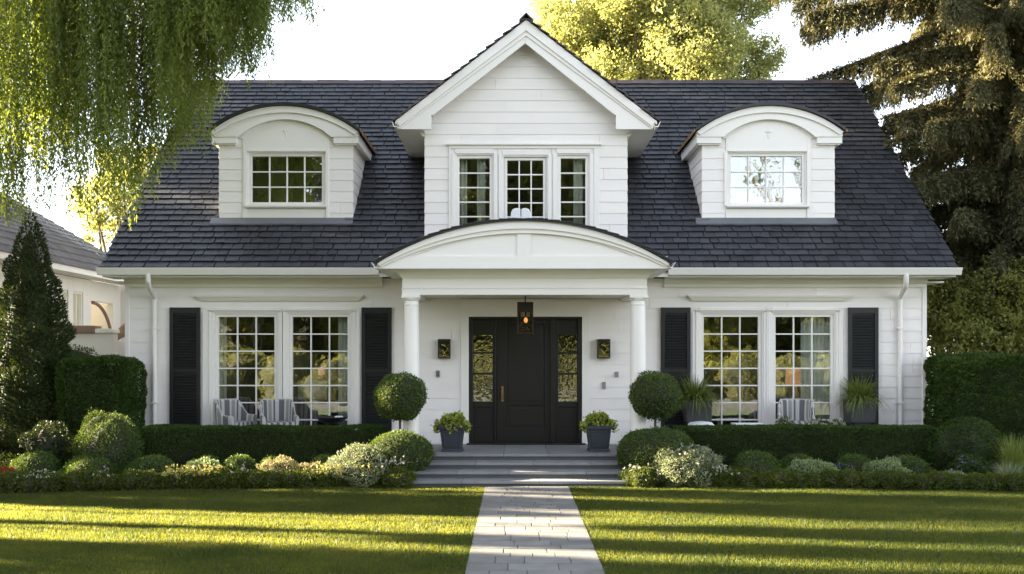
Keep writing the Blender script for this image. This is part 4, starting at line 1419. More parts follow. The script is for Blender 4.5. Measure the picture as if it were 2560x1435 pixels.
# ------------------------------------------------------------------ terrace furniture
def armchair(name_label, loc, rot):
    t = thing("armchair", (0, 0, 0), name_label, "armchair", "striped slipcovered armchairs on the terrace")
    n = 40
    vs, fs, ms = [], [], []
    mb = MB()
    rad, th = 0.37, 0.07
    pts = []
    for i in range(n + 1):
        s = -1 + 2 * i / n                     # -1 left arm front .. 0 back .. 1 right arm front
        if abs(s) < 0.62:
            a = s / 0.62 * (math.pi / 2)
            x, y = rad * math.sin(a), rad * math.cos(a) * 0.9
            nx, ny = math.sin(a), math.cos(a)
        else:
            u = (abs(s) - 0.62) / 0.38
            x, y = math.copysign(rad, s), -0.40 * u
            nx, ny = math.copysign(1, s), 0
        e = abs(s)
        zt = 0.86 if e < 0.42 else 0.86 - 0.28 * (0.5 - 0.5 * math.cos(math.pi * min(1, (e - 0.42) / 0.4)))
        pts.append((x, y, nx, ny, zt))
    for i in range(n):
        for s_ in (0, 1):
            pass
        a, b = pts[i], pts[i + 1]
        mi = (0, 0, 1, 1, 1, 0, 2, 2, 0, 1)[i % 10]
        def ring(p):
            x, y, nx, ny, zt = p
            fl = 0.03
            return [(x + nx * 0.0, y + ny * 0.0, 0.16), (x + nx * fl, y + ny * fl, zt - 0.03), (x + nx * (fl - 0.02), y + ny * (fl - 0.02), zt), (x - nx * (th - fl - 0.02), y - ny * (th - fl - 0.02), zt), (x - nx * (th - fl), y - ny * (th - fl), zt - 0.03), (x - nx * th, y - ny * th, 0.16)]
        ra, rb = ring(a), ring(b)
        for k in range(5):
            mb.add([ra[k], rb[k], rb[k + 1], ra[k + 1]], [(0, 1, 2, 3)], mi)
    for p in (pts[0], pts[-1]):
        x, y, nx, ny, zt = p
        mb.add([(x, y, 0.16), (x + nx * 0.03, y, zt - 0.03), (x + nx * 0.01, y, zt), (x - nx * 0.02, y, zt), (x - nx * 0.04, y, zt - 0.03), (x - nx * th, y, 0.16)], [(0, 1, 2, 3, 4, 5)], 0)
    sh = mb.build("backrest", [M['fab_w'], M['fab_g'], M['fab_t']], t, smooth=True)
    pp = MB()
    pp.tube([(p[0] - p[2] * 0.005, p[1] - p[3] * 0.005, p[4] + 0.004) for p in pts], 0.011, 6)
    pp.build("piping", M['fab_w'], sh, smooth=True)
    se = MB()
    ns = 9
    for i in range(ns):
        x0, x1 = -0.295 + 0.59 * i / ns, -0.295 + 0.59 * (i + 1) / ns
        se.box(x0, x1, -0.42, 0.26, 0.36, 0.47, i % 2)
        se.box(x0, x1, -0.40, -0.37, 0.14, 0.359, i % 2)
    se.build("seat", [M['fab_w'], M['fab_g']], t)
    for sx in (-1, 1):
        for yy in (-0.36, 0.22):
            MB().frustum(sx * 0.28, yy, 0, 0.16, 0.018, 0.026).build("leg", M['dark'], t)
    t.location = loc
    t.rotation_euler = (0, 0, rot)
    t.scale = (0.82, 0.82, 1.0)
    return t


def armchair_at(px, yy, rot, label):
    return armchair(label, (X(px, yy), yy, ZP - 0.005), rot)


armchair_at(578, 18.02, R(62), "grey striped armchair turned sideways before the far left window")
armchair_at(694, 18.0, R(24), "grey striped armchair before the mullion of the left window pair")
armchair_at(1990, 18.0, R(-14), "grey striped armchair before the far right window")

# fire bowl
x, yy = X(830, 17.98), 17.98
t = thing("fire_bowl", (x, yy, ZP), "shallow black fire bowl on a pedestal behind the left hedge", "fire bowl")
MB().lathe([(0.10, 0.86), (0.22, 0.90), (0.29, 0.975), (0.285, 0.985), (0.2, 0.93), (0.05, 0.92)], x, yy, 24).build("bowl", M['iron'], t, smooth=True)
MB().lathe([(0.16, ZP), (0.15, ZP + 0.03), (0.05, ZP + 0.08), (0.05, 0.80), (0.10, 0.86)], x, yy, 20).build("pedestal", M['iron'], t, smooth=True)
MB().box(x + 0.06, x + 0.2, yy - 0.09, yy + 0.05, 0.945, 1.0).build("pale_block", M['cushion'], t, bevel=0.02)

# tall planters with strappy grass, in front of the right-hand shutters
def grass_planter(px0, px1, yy, label, seed):
    cx = (X(px0, yy) + X(px1, yy)) / 2
    hw = (X(px1, yy) - X(px0, yy)) / 2
    z0, z1 = Z(1056, yy), Z(1000, yy)
    t = thing("grass_planter", (cx, yy, ZP), label, "plant pot", "charcoal planters with strappy grass")
    MB().frustum(cx, yy, z0, z1, hw * 0.93, hw, 0, 0.2, 0.21).build("pot", M['planter'], t, bevel=0.015)
    m = MB()
    for sx in (-1, 1):
        for sy in (-1, 1):
            m.box(cx + sx * hw * 0.75 - 0.02, cx + sx * hw * 0.75 + 0.02, yy + sy * 0.15 - 0.02, yy + sy * 0.15 + 0.02, ZP, z0)
    m.box(cx - hw * 0.8, cx + hw * 0.8, yy - 0.17, yy + 0.17, z0 - 0.04, z0 - 0.002)
    m.build("stand", M['iron'], t)
    rng = np.random.default_rng(seed)
    Vs, Fs, k = [], [], 0
    for i in range(520):
        a = rng.uniform(0, 6.28)
        r0 = rng.uniform(0, 0.17)
        p = np.array([cx + r0 * math.cos(a), yy + r0 * math.sin(a), z1 - 0.01])
        a2 = a + rng.normal() * 0.5
        out = np.array([math.cos(a2), math.sin(a2), 0])
        side = np.array([-math.sin(a2), math.cos(a2), 0])
        L = rng.uniform(0.30, 0.58)
        lean = rng.uniform(0.25, 1.75)
        w0 = rng.uniform(0.008, 0.014)
        for j in range(5):
            s = j / 4
            ph = lean * s * 1.3
            # arching blade
            pos = p + out * L * (s * math.sin(lean * 0.5 + 0.6 * s * lean)) + np.array([0, 0, 1]) * L * (s * math.cos(lean * 0.5 + 0.75 * s * lean))
            ww = w0 * (1 - s * 0.9) * (0.7 + s)
            Vs += [pos - side * ww, pos + side * ww]
        for j in range(4):
            Fs.append((k + 2 * j, k + 2 * j + 1, k + 2 * j + 3, k + 2 * j + 2))
        k += 10
    np_mesh("foliage", [(np.array(Vs), np.array(Fs), 0)], M['blade'], t)


grass_planter(1710, 1776, 18.25, "charcoal planter of strappy grass beside the right topiary ball", 5)
grass_planter(2116, 2181, 18.25, "charcoal planter of strappy grass before the far right shutter", 6)

# white bench cushion and low table behind the right hedge
t = thing("garden_bench", (X(1870, 18.0), 18.0, ZP), "low white slatted garden bench behind the right hedge", "bench")
bx0, bx1 = X(1832, 18.0), X(1906, 18.0)
m = MB()
for i in range(5):
    m.box(bx0, bx1, 17.82 + i * 0.075, 17.82 + i * 0.075 + 0.06, Z(1058, 18) - 0.03, Z(1058, 18))
m.build("seat", M['cushion'], t, bevel=0.005)
for xx in (bx0 + 0.03, bx1 - 0.07):
    for yy in (17.84, 18.12):
        MB().box(xx, xx + 0.04, yy, yy + 0.04, ZP, Z(1058, 18) - 0.031).build("leg", M['cushion'], t)
t = thing("pouffe", (X(1752, 17.95), 17.95, ZP), "round white pouffe below the left grassy planter", "pouffe")
px_ = X(1752, 17.95)
MB().lathe([(0.05, ZP), (0.22, ZP + 0.03), (0.255, ZP + 0.22), (0.25, ZP + 0.40), (0.20, Z(1053, 17.95) - 0.02), (0.06, Z(1053, 17.95)), (0.005, Z(1054, 17.95))], px_, 17.95, 24).build("pouffe_cover", M['cushion'], t, smooth=True)
MB().lathe([(0.256, ZP + 0.30), (0.262, ZP + 0.305), (0.256, ZP + 0.31)], px_, 17.95, 24, cap=False).build("piping", M['fab_t'], t, smooth=True)

# ------------------------------------------------------------------ planting
def plant_obj(name, ch, mats, label, cat, group=None):
    """single-mesh plant, origin at the foot"""
    allv = np.concatenate([c[0] for c in ch])
    o0 = np.array([(allv[:, 0].min() + allv[:, 0].max()) / 2, (allv[:, 1].min() + allv[:, 1].max()) / 2, 0.0])
    ch = [(v - o0, f, m) for v, f, m in ch]
    o = np_mesh(name, ch, mats)
    o.location = o0
    return tag(o, label, cat, group)


rng = np.random.default_rng(50)
ch = hedge_chunks(rng, (X(338, 16.9), 16.82, 0.0), (X(962, 17.0), 17.55, 0.865), 0.08, 5200, 0.036, 0.017, 0.006)
plant_obj("box_hedge", ch, M['hedge'], "long low clipped hedge under the left window pair", "hedge")
ch = hedge_chunks(rng, (X(1690, 16.9), 16.82, 0.0), (X(2350, 16.9), 17.55, 0.865), 0.08, 5200, 0.036, 0.017, 0.006)
plant_obj("box_hedge", ch, M['hedge'], "long low clipped hedge under the right window pair", "hedge")
ch = hedge_chunks(rng, (-8.1, 17.35, 0.0), (X(366, 18.3), 18.35, Z(893, 17.4)), 0.20, 3800, 0.045, 0.025, 0.014)
plant_obj("tall_hedge", ch, M['hedge'], "tall clipped hedge at the left house corner, top catching the sun", "hedge")
ch = hedge_chunks(rng, (X(2306, 18.5), 17.4, 0.0), (10.8, 18.6, Z(893, 17.4)), 0.28, 3800, 0.045, 0.025, 0.020)
plant_obj("tall_hedge", ch, M['hedge'], "tall dark clipped hedge at the right house corner", "hedge")
ch = mound(rng, (X(185, 20.5), 20.5, 1.35), (0.75, 0.6, 1.0), 3600, 0.05, 0.03, 0.06)
plant_obj("rounded_shrub", ch, M['hedge'], "small rounded hedge end below the neighbour's garden wall", "shrub")


def ball(px0, px1, pyt, Y, label, mk='box', n=None, squash=1.0, zc=None, group=None, name="boxwood_ball", L=0.036, W=0.019, amp=0.028, f=3.6, seed=None, flowers=None):
    x0, x1 = X(px0, Y), X(px1, Y)
    rx = (x1 - x0) / 2
    zt = Z(pyt, Y)
    rz = rx * squash
    if zc is None:
        rz = max(zt * 0.56, 0.12) if squash == 0 else rz
    c = ((x0 + x1) / 2, Y, zt - rz)
    rg_ = np.random.default_rng(seed if seed is not None else int(px0 * 7 + pyt))
    area = 4 * math.pi * ((rx * rx + 2 * rx * rz) / 3)
    nl = n or int(area * 3600)
    ch = mound(rg_, c, (rx, rx, rz), nl, L, W, amp, f, zmin=-0.02, core=0.93 - 2.0 * amp)
    mats = [M[mk]]
    if flowers:
        k, dens, fl, fw = flowers
        mats.append(M[k])
        d = unit(rg_.normal(size=(int(area * dens), 3)))
        d = d[(d[:, 2] > -0.2) & (d[:, 1] < 0.5)]
        P = np.array(c) + d * np.array([rx, rx, rz]) * 1.02
        for rep in range(4):
            D = unit(d + 0.9 * rg_.normal(size=d.shape))
            ch.append(leaf_quads(rg_, P + 0.012 * rg_.normal(size=P.shape), D, fl, fw, mi=1))
    return plant_obj(name, ch, mats, label, "shrub", group)


GB = "clipped boxwood balls in the left bed"
GR = "clipped boxwood balls in the right bed"
ball(30, 150, 1130, 16.1, "leftmost clipped box ball in the front bed", squash=0.75, group=GB)
ball(157, 294, 1137, 16.05, "clipped box ball below the tall round shrub at left", squash=0.72, group=GB)
ball(316, 444, 1140, 16.05, "clipped box ball left of the sage shrub", squash=0.72, group=GB)
ball(486, 552, 1139, 16.55, "small box ball peeping out behind the sage shrub", squash=0.9, group=GB)
ball(552, 640, 1138, 16.2, "clipped box ball right of the sage shrub", squash=0.85, group=GB)
ball(648, 708, 1140, 16.5, "small box ball behind the golden shrub", squash=0.9, group=GB)
ball(780, 836, 1137, 16.5, "small dark box ball between golden and grey shrubs", squash=0.95, group=GB)
ball(188, 356, 1036, 16.62, "tall rounded evergreen shrub at the left end of the low hedge", squash=0.98, name="rounded_shrub", amp=0.05, mk='topiary', L=0.042, W=0.015)
ball(918, 1082, 1076, 16.25, "large clipped box dome beside the steps under the left topiary", squash=0.72, mk='topiary', name="boxwood_dome", amp=0.02)
ball(1541, 1742, 1068, 16.3, "large clipped box dome beside the steps under the right topiary", squash=0.70, mk='topiary', name="boxwood_dome", amp=0.02)
ball(1830, 1952, 1128, 16.15, "clipped box ball right of the white flowering shrub", squash=0.8, group=GR)
ball(1786, 1880, 1168, 15.95, "small low box ball before the largest right bed ball", squash=0.8, group=GR)
ball(1950, 2046, 1135, 16.4, "clipped box ball behind the first pale shrub on the right", squash=0.85, group=GR)
ball(2094, 2182, 1135, 16.4, "clipped box ball between the two pale shrubs on the right", squash=0.85, group=GR)
ball(2230, 2322, 1139, 16.3, "clipped box ball right of the second pale shrub", squash=0.85, group=GR)
ball(2322, 2502, 1050, 16.75, "big rounded shrub at the right end of the low hedge", squash=0.85, name="rounded_shrub", mk='hedge', amp=0.04)
ball(2380, 2470, 1140, 16.2, "dark low shrub below the big rounded right shrub", squash=0.8, mk='hedge', name="low_shrub", amp=0.06)

# flowering and coloured shrubs
ball(460, 556, 1147, 16.0, "pale sage-green shrub among the left box balls", mk='sage', squash=0.7, name="sage_shrub", amp=0.07, f=5)
ball(820, 990, 1117, 15.95, "grey-green shrub dusted with white flowers beside the left box dome", mk='greyfl', squash=0.66, name="flowering_shrub", amp=0.06, f=5, flowers=('whitefl', 90, 0.024, 0.016))
ball(645, 760, 1146, 15.95, "sunlit golden shrub in the middle of the left bed", mk='gold', squash=0.62, name="golden_shrub", amp=0.08, f=6)
ball(740, 812, 1158, 15.85, "smaller golden shrub right of the larger golden one", mk='gold', squash=0.7, name="golden_shrub", amp=0.1, f=6)
ball(1605, 1802, 1111, 15.95, "grey-green shrub dusted with white flowers beside the right box dome", mk='greyfl', squash=0.62, name="flowering_shrub", amp=0.06, f=5, flowers=('whitefl', 75, 0.026, 0.018))
ball(1968, 2092, 1150, 15.95, "first pale sage shrub in the right bed", mk='sage', squash=0.6, name="sage_shrub", amp=0.07, f=5)
ball(2160, 2268, 1149, 15.95, "second pale sage shrub in the right bed, nearer the lawn corner", mk='sage', squash=0.65, name="sage_shrub", amp=0.09, f=5)
ball(60, 168, 1064, 16.55, "straggly shrub with pinkish white flowers under the conical tree", mk='conifer', squash=1.0, name="flowering_shrub", amp=0.12, f=4, flowers=('whitefl', 12, 0.03, 0.02))
ball(-30, 48, 1172, 15.6, "red flowering plant at the left edge of the bed", mk='edging', squash=0.7, name="red_flower", amp=0.1, flowers=('redfl', 240, 0.04, 0.03))
ball(2086, 2130, 1158, 16.05, "clump of lilac flowers between pale shrubs at right", mk='hedge', squash=0.8, name="lilac_flower", amp=0.1, flowers=('purplefl', 300, 0.03, 0.02))
ball(2350, 2420, 1178, 15.75, "low plant with small white flowers near the right end", mk='greyfl', squash=0.6, name="white_flower", amp=0.1, flowers=('whitefl', 160, 0.03, 0.02))
ball(2395, 2440, 1140, 16.0, "lilac flower spikes before the dark low shrub", mk='hedge', squash=1.0, name="lilac_flower", amp=0.1, flowers=('purplefl', 120, 0.03, 0.02))
for a, b, tp, lab in ((592, 640, 1050, ""),):
    pass
for a, b, lab in ((1940, 1985, "white hydrangea tuft left of the right armchair"), (2010, 2060, "white hydrangea tuft right of the right armchair"), (2062, 2112, "white hydrangea tuft below the far right planter")):
    ball(a, b, 1049, 17.66, lab, mk='edging', squash=1.2, name="hydrangea", amp=0.1, flowers=('whitefl', 500, 0.04, 0.032), group="white hydrangeas behind the right hedge")


def fountain(px, pyt, Y, label, mk, n=260, spread=0.35):
    rng = np.random.default_rng(int(px))
    x = X(px, Y)
    hh = Z(pyt, Y)
    Vs, Fs, k = [], [], 0
    for i in range(n):
        a = rng.uniform(0, 6.28)
        out = np.array([math.cos(a), math.sin(a), 0]); side = np.array([-math.sin(a), math.cos(a), 0])
        p = np.array([x, Y, 0]) + out * rng.uniform(0, 0.1)
        L = hh * rng.uniform(0.6, 1.08); le = rng.uniform(0.1, 1) * spread / hh
        for j in range(4):
            s = j / 3
            pos = p + out * L * le * s ** 1.6 + np.array([0, 0, L * (s - 0.18 * le * s * s)])
            ww = 0.007 * (1.1 - s)
            Vs += [pos - side * ww, pos + side * ww]
        for j in range(3):
            Fs.append((k + 2 * j, k + 2 * j + 1, k + 2 * j + 3, k + 2 * j + 2))
        k += 8
    plant_obj("ornamental_grass", [(np.array(Vs), np.array(Fs), 0)], M[mk], label, "ornamental grass")


fountain(2530, 1085, 16.2, "feathery pale green grass clump at the right edge", 'blade', 420, 0.5)
fountain(2520, 1150, 15.6, "low blue-grey grass clump at the right edge", 'greyfl', 320, 0.45)

# topiary standards
for px, py, lab, sd_ in ((1000, 993, "round box topiary on a thin stem before the left column", 61), (1638, 989, "round box topiary on a thin stem before the right column", 62)):
    Y = 16.72
    x = X(px, Y)
    t = thing("topiary_ball", (x, Y, 0), lab, "topiary", "topiary standards flanking the porch")
    r = 65 / F * Y
    rg_ = np.random.default_rng(sd_)
    np_mesh("crown", mound(rg_, (x, Y, Z(py, Y)), (r, r, r * 0.94), 7200, 0.036, 0.02, 0.03, 4.0), M['topiary'], t)
    MB().tube([(x, Y, 0), (x + 0.01, Y, 0.5), (x - 0.005, Y, Z(py, Y) - 0.2)], [0.026, 0.022, 0.02], 8).build("trunk", M['bark'], t, smooth=True)

# edging row: small clipped mounds
variants = []
for k in range(5):
    rg_ = np.random.default_rng(300 + k)
    ch = mound(rg_, (0, 0, 0.11), (0.20, 0.19, 0.16), 1900, 0.032, 0.02, 0.05, 4.0, zmin=-0.01, core=0.74)
    o = np_mesh("edging_box", ch, M['edging'])
    variants.append(o)
rg = random.Random(44)
used = [False] * 5


def edging(x, y, sc, label, group):
    k = rg.randrange(5)
    o = variants[k]
    if used[k]:
        o = o.copy()
        COL.objects.link(o)
    used[k] = True
    o.location = (x, y, 0)
    o.rotation_euler = (0, 0, rg.uniform(0, 6.28))
    o.scale = (sc, sc, sc * rg.uniform(0.9, 1.12))
    return tag(o, label, "edging shrub", group)


x = -9.2
while x < -1.95:
    edging(x, bed_edge(x) + 0.24 + rg.uniform(-0.02, 0.02), rg.uniform(0.92, 1.12), "low clipped box mound in the edging row along the left lawn", "box edging along the left lawn")
    x += 0.27
x = 2.0
while x < 9.3:
    edging(x, bed_edge(x) + 0.24 + rg.uniform(-0.02, 0.02), rg.uniform(0.92, 1.12), "low clipped box mound in the edging row along the right lawn", "box edging along the right lawn")
    x += 0.27
for px0, px1, pt, lab in ((958, 1036, 1168, "larger yellow-green mound ending the left edging at the steps"), (1568, 1640, 1170, "larger yellow-green mound starting the right edging at the steps"), (1690, 1765, 1178, "yellow-green mound under the right white flowering shrub")):
    ball(px0, px1, pt, 15.62, lab, mk='edging', squash=0.85, name="edging_mound", amp=0.05, f=4)

# flowers in the edging
for i, (px, n_, k_) in enumerate(((432, 50, 'yellowfl'), (470, 60, 'yellowfl'), (512, 60, 'yellowfl'), (545, 50, 'yellowfl'), (818, 60, 'yellowfl'), (858, 60, 'yellowfl'), (900, 60, 'yellowfl'), (938, 50, 'yellowfl'),
                                  (70, 22, 'whitefl'), (120, 26, 'whitefl'), (255, 22, 'whitefl'), (600, 16, 'whitefl'), (960, 26, 'whitefl'), (985, 28, 'whitefl'), (1010, 22, 'whitefl'), (1578, 24, 'whitefl'), (1612, 26, 'whitefl'), (1672, 30, 'whitefl'), (1800, 30, 'whitefl'), (1812, 24, 'whitefl'))):
    Y = 15.72
    x = X(px, Y)
    Y = bed_edge(x) + 0.22
    x = X(px, Y)
    rg_ = np.random.default_rng(900 + i)
    n_ = int(n_ * (0.9 if k_ == 'yellowfl' else 0.5))
    P = np.stack([x + 0.10 * rg_.normal(size=n_), Y - 0.05 + 0.09 * rg_.normal(size=n_), 0.25 + 0.13 * rg_.random(n_) ** 1.5], 1)
    P[:, 2] -= 1.6 * (P[:, 0] - x) ** 2
    if px in (960, 985, 1010): P[:, 2] += 0.12
    ch = []
    for rep in range(5):
        D = unit(rg_.normal(size=(n_, 3)) + np.array([0, -0.4, 0.6]))
        ch.append(leaf_quads(rg_, P, D, 0.034, 0.024))
    ch += [(v, f, -1 if m_ == -1 else 1) for v, f, m_ in mound(rg_, (x, Y, 0.12), (0.19, 0.17, 0.17), 900, 0.034, 0.02, 0.06, 4.0, zmin=-0.01, core=0.7)]
    st_ = MB()
    for p in P[::3]:
        st_.tube([(p[0], p[1], 0.1), tuple(p)], 0.003, 4)
    ch.append((np.array(st_.v), np.array([f for f in st_.f if len(f) == 4]), 1))
    col = "yellow" if k_ == 'yellowfl' else "white"
    side = "left" if px < 1287 else "right"
    plant_obj(f"{col}_flower", ch, [M[k_], M['edging']], f"clump of small {col} flowers growing in the {side} box edging", "flower", f"{col} flowers in the {side} edging")

# conical evergreen at the left
Y = 18.1
x = X(76, Y)
t = thing("conical_evergreen", (x, Y, 0), "dark conical evergreen tree at the left before the tall hedge", "tree")
rg_ = np.random.default_rng(71)
n_ = 40000
zz = 4.75 * (1 - np.sqrt(rg_.random(n_)))
zz = np.clip(zz + 0.0, 0.03, 4.7)
a = rg_.uniform(0, 6.283, n_)
prof = 0.93 * (1 - (zz / 4.82) ** 1.6) ** 0.9 + 0.02
bmp = 1 + 0.10 * np.sin(a * 5 + zz * 4.1) + 0.09 * np.sin(a * 3 - zz * 7.3) + 0.08 * np.sin(zz * 13 + a)
rr = prof * bmp * (1 - 0.25 * rg_.random(n_) ** 2)
P = np.stack([x + rr * np.cos(a), Y + rr * np.sin(a), zz], 1)
D = unit(np.stack([np.cos(a), np.sin(a), np.full(n_, 0.9)], 1) + 0.55 * rg_.normal(size=(n_, 3)))
ch = [leaf_quads(rg_, P - D * 0.03, D, 0.075, 0.03)]
cz = MB().lathe([(0.72 * 0.80, 0.05)] + [(0.80 * (0.80 * (1 - (z_ / 4.62) ** 1.6) ** 0.9), z_) for z_ in (0.6, 1.2, 1.8, 2.4, 3.0, 3.6, 4.1)] + [(0.01, 4.4)], x, Y, 20)
ch.append((np.array(cz.v), np.array([f for f in cz.f if len(f) == 4]), 0))
np_mesh("crown", ch, M['conifer'], t)
MB().tube([(x, Y, 0), (x, Y, 1.0), (x, Y, 4.0)], [0.09, 0.08, 0.02], 8).build("trunk", M['bark'], t)


# ------------------------------------------------------------------ trees
def crown_tree(name, base, height, trunk_r, blobs, nper, L, W, mk, label, cat="tree", group=None, seed=1, hollow=0.35, limbs=True):
    """trunk, limbs to every clump, leaves scattered through the clumps' volumes"""
    rg_ = np.random.default_rng(seed)
    t = thing(name, base, label, cat, group)
    bx, by, bz = base
    m = MB()
    fork = height * 0.32
    m.tube([(bx, by, bz - 0.1), (bx + 0.05, by, bz + fork * 0.5), (bx, by, bz + fork), (bx + 0.1, by + 0.05, bz + height * 0.7)], [trunk_r * 1.25, trunk_r, trunk_r * 0.85, trunk_r * 0.25], 10)
    ch = []
    for (cx, cy, cz, r) in blobs:
        if limbs:
            mid = ((bx + cx) / 2 + rg_.normal() * 0.2, (by + cy) / 2 + rg_.normal() * 0.2, (bz + fork + cz) / 2 - 0.1 * r)
            m.tube([(bx, by, bz + fork * rg_.uniform(0.8, 1.4)), mid, (cx, cy, cz)], [trunk_r * 0.4, trunk_r * 0.25, 0.02], 6)
        n_ = int(nper * r * r)
        d = unit(rg_.normal(size=(n_, 3)))
        fn = lumps(rg_, 8, 3.0, 0.10)
        rad = r * (hollow + (1 - hollow) * rg_.random(n_) ** 0.5) * (1 + fn(d))
        P = np.array([cx, cy, cz]) + d * rad[:, None] * np.array([1, 1, 0.85])
        # sub-clumps
        k = max(6, int(n_ / 60))
        cen = P[rg_.integers(0, n_, k)]
        idx = rg_.integers(0, k, n_)
        mixm = rg_.random(n_) < 0.65
        P[mixm] = cen[idx[mixm]] + rg_.normal(size=(mixm.sum(), 3)) * r * 0.10
        D = unit(d * 0.6 + np.array([0, 0, -0.15]) + 0.8 * rg_.normal(size=(n_, 3)))
        ch.append(leaf_quads(rg_, P, D, L, W))
    m.build("trunk", M['bark'], t, smooth=True)
    np_mesh("crown", ch, M[mk], t)
    return t


def blobs_in(rg_, c, R_, n, rmin, rmax):
    out = []
    for i in range(n):
        d = rg_.normal(size=3)
        d /= np.linalg.norm(d)
        q_ = rg_.random() ** 0.4
        p = np.array(c) + d * np.array(R_) * q_
        out.append((p[0], p[1], p[2], rg_.uniform(rmin, rmax)))
    return out


# big sunlit tree behind the roof, right of the gable
rg_ = np.random.default_rng(81)
Y = 36.0
bl = blobs_in(rg_, (X(1655, Y), Y, Z(70, Y)), (3.6, 3.0, 3.6), 34, 1.0, 1.7)
bl += [(X(1790, Y - 3), Y - 3, Z(180, Y - 3), 0.9), (X(1740, Y - 3), Y - 3, Z(195, Y - 3), 0.7), (X(1480, Y), Y, Z(150, Y), 1.2), (X(1880, Y), Y, Z(150, Y), 1.1), (X(1420, Y), Y, Z(60, Y), 0.9)]
crown_tree("broadleaf_tree", (X(1655, Y), Y, 0), 15, 0.35, bl, 3000, 0.12, 0.075, 'maple', "big sunlit yellow-green tree behind the roof right of the gable", seed=81)
# sunlit tree behind the left roof edge
rg_ = np.random.default_rng(82)
Y = 33.5
bl = blobs_in(rg_, (X(310, Y), Y, Z(500, Y)), (1.3, 1.2, 2.4), 12, 0.6, 1.0) + [(X(385, Y), Y, Z(400, Y), 0.7), (X(255, Y), Y, Z(580, Y), 0.7)]
crown_tree("broadleaf_tree", (X(310, Y), Y, 0), 8, 0.2, bl, 1300, 0.13, 0.08, 'maple', "golden tree glimpsed between the left roof edge and the willow", seed=82)
# olive trees right of the house
for i, (px, Y, py, rad, n_, lab) in enumerate(((2450, 19.4, 800, (1.1, 0.5, 0.9), 14, "loose olive-green bush right of the house above the tall hedge"),
                                           (2560, 20.0, 770, (1.0, 0.6, 1.1), 14, "bigger olive-green tree at the right edge behind the hedge"),
                                           (2365, 20.6, 745, (0.35, 0.5, 1.0), 9, "sunlit bush between the house corner and the spruce"))):
    rg_ = np.random.default_rng(83 + i)
    bl = blobs_in(rg_, (X(px, Y), Y, Z(py, Y)), rad, n_, 0.45, 0.85)
    crown_tree("broadleaf_bush", (X(px, Y), Y, 0), Z(py, Y) + 0.5, 0.1, bl, 2000, 0.085, 0.05, 'olive', lab, cat="bush", seed=83 + i)

# spruce at the right
SX, SY = 10.7, 21.6
t = thing("spruce_tree", (SX, SY, 0), "huge dark spruce with drooping boughs overhanging the right roof edge", "tree")
rg_ = np.random.default_rng(91)
br = MB()
br.tube([(SX, SY, -0.1), (SX + 0.05, SY, 4), (SX, SY, 9), (SX, SY, 17)], [0.38, 0.32, 0.24, 0.05], 12)
def zz_(v): return v < 9.2


PP, DD = [], []
z = 3.7
while z < 16.5:
    nb = 10
    Lb = 5.2 if 9.2 < z < 12.5 else (3.4 + max(0, z - 4) * 0.16 if z <= 9.2 else 4.6 * (1 - (z / 19) ** 3))
    a0 = rg_.uniform(0, 6.28)
    for k in range(nb):
        a = a0 + 6.283 * k / nb + rg_.normal() * 0.22
        L_ = Lb * rg_.uniform(0.74, 1.04) * (1.0 if math.sin(a) > -0.25 else 0.80)
        if math.cos(a) < -0.05 and zz_(z):
            L_ = min(L_, 2.75 / -math.cos(a))
        dr = np.array([math.cos(a), math.sin(a), 0.0])
        sd_ = np.array([-math.sin(a), math.cos(a), 0.0])
        zz0 = z + rg_.uniform(-0.25, 0.25)
        droop = rg_.uniform(0.10, 0.22)

        def bp(s):
            return np.array([SX, SY, zz0]) + dr * L_ * s + np.array([0, 0, 1]) * (0.25 * s * L_ * 0.3 - droop * L_ * s * s * 1.6 + 0.12 * L_ * max(0, s - 0.65) ** 1.0) + sd_ * 0.15 * math.sin(3 * s + k)
        br.tube([tuple(bp(s)) for s in (0, 0.25, 0.5, 0.75, 1.0)], [0.07, 0.05, 0.035, 0.02, 0.006], 5)
        nt_ = int(L_ * 72)
        for j in range(nt_):
            s = 0.04 + 0.96 * rg_.random() ** 0.9
            p = bp(s)
            sg = rg_.choice((-1, 1))
            ll = rg_.uniform(0.25, 0.8) * (1.15 - 0.5 * s)
            out = dr * rg_.uniform(0.0, 0.5) + sd_ * sg * rg_.uniform(0.05, 0.75)
            m_ = int(14 + ll * 30)
            u = (np.arange(m_) + rg_.random(m_)) / m_
            q_ = p + np.outer(u * ll * 0.75, out) + np.outer(u ** 1.5 * ll, np.array([0, 0, -0.95]))
            q_ += rg_.normal(size=q_.shape) * 0.025
            tang = out * 0.6 + np.outer(1.2 * u ** 0.5, np.array([0, 0, -1]))
            PP.append(q_)
            DD.append(unit(tang + 0.6 * rg_.normal(size=q_.shape)))
    z += 0.82
P = np.concatenate(PP); D = np.concatenate(DD)
inside = (P[:, 0] < 8.25) & (P[:, 1] > 17.9) & (P[:, 2] < np.where(P[:, 1] < YR, ZE + 0.9026 * (P[:, 1] - YE), ZE + 0.9026 * (2 * YR - P[:, 1] - YE)) + 0.12)
keep = ~inside & (P[:, 2] > 0.3) & ~((P[:, 0] < 8.6) & (P[:, 2] < 3.6))
P, D = P[keep], D[keep]
br.build("trunk", mat("dark_spruce_bark", (0.035, 0.026, 0.02), 0.9, 0.35, 7, 0.8, 25, stretch=(3, 3, 0.6)), t, smooth=True)
np_mesh("crown", [leaf_quads(rg_, P, D, 0.10, 0.034)], M['spruce'], t)

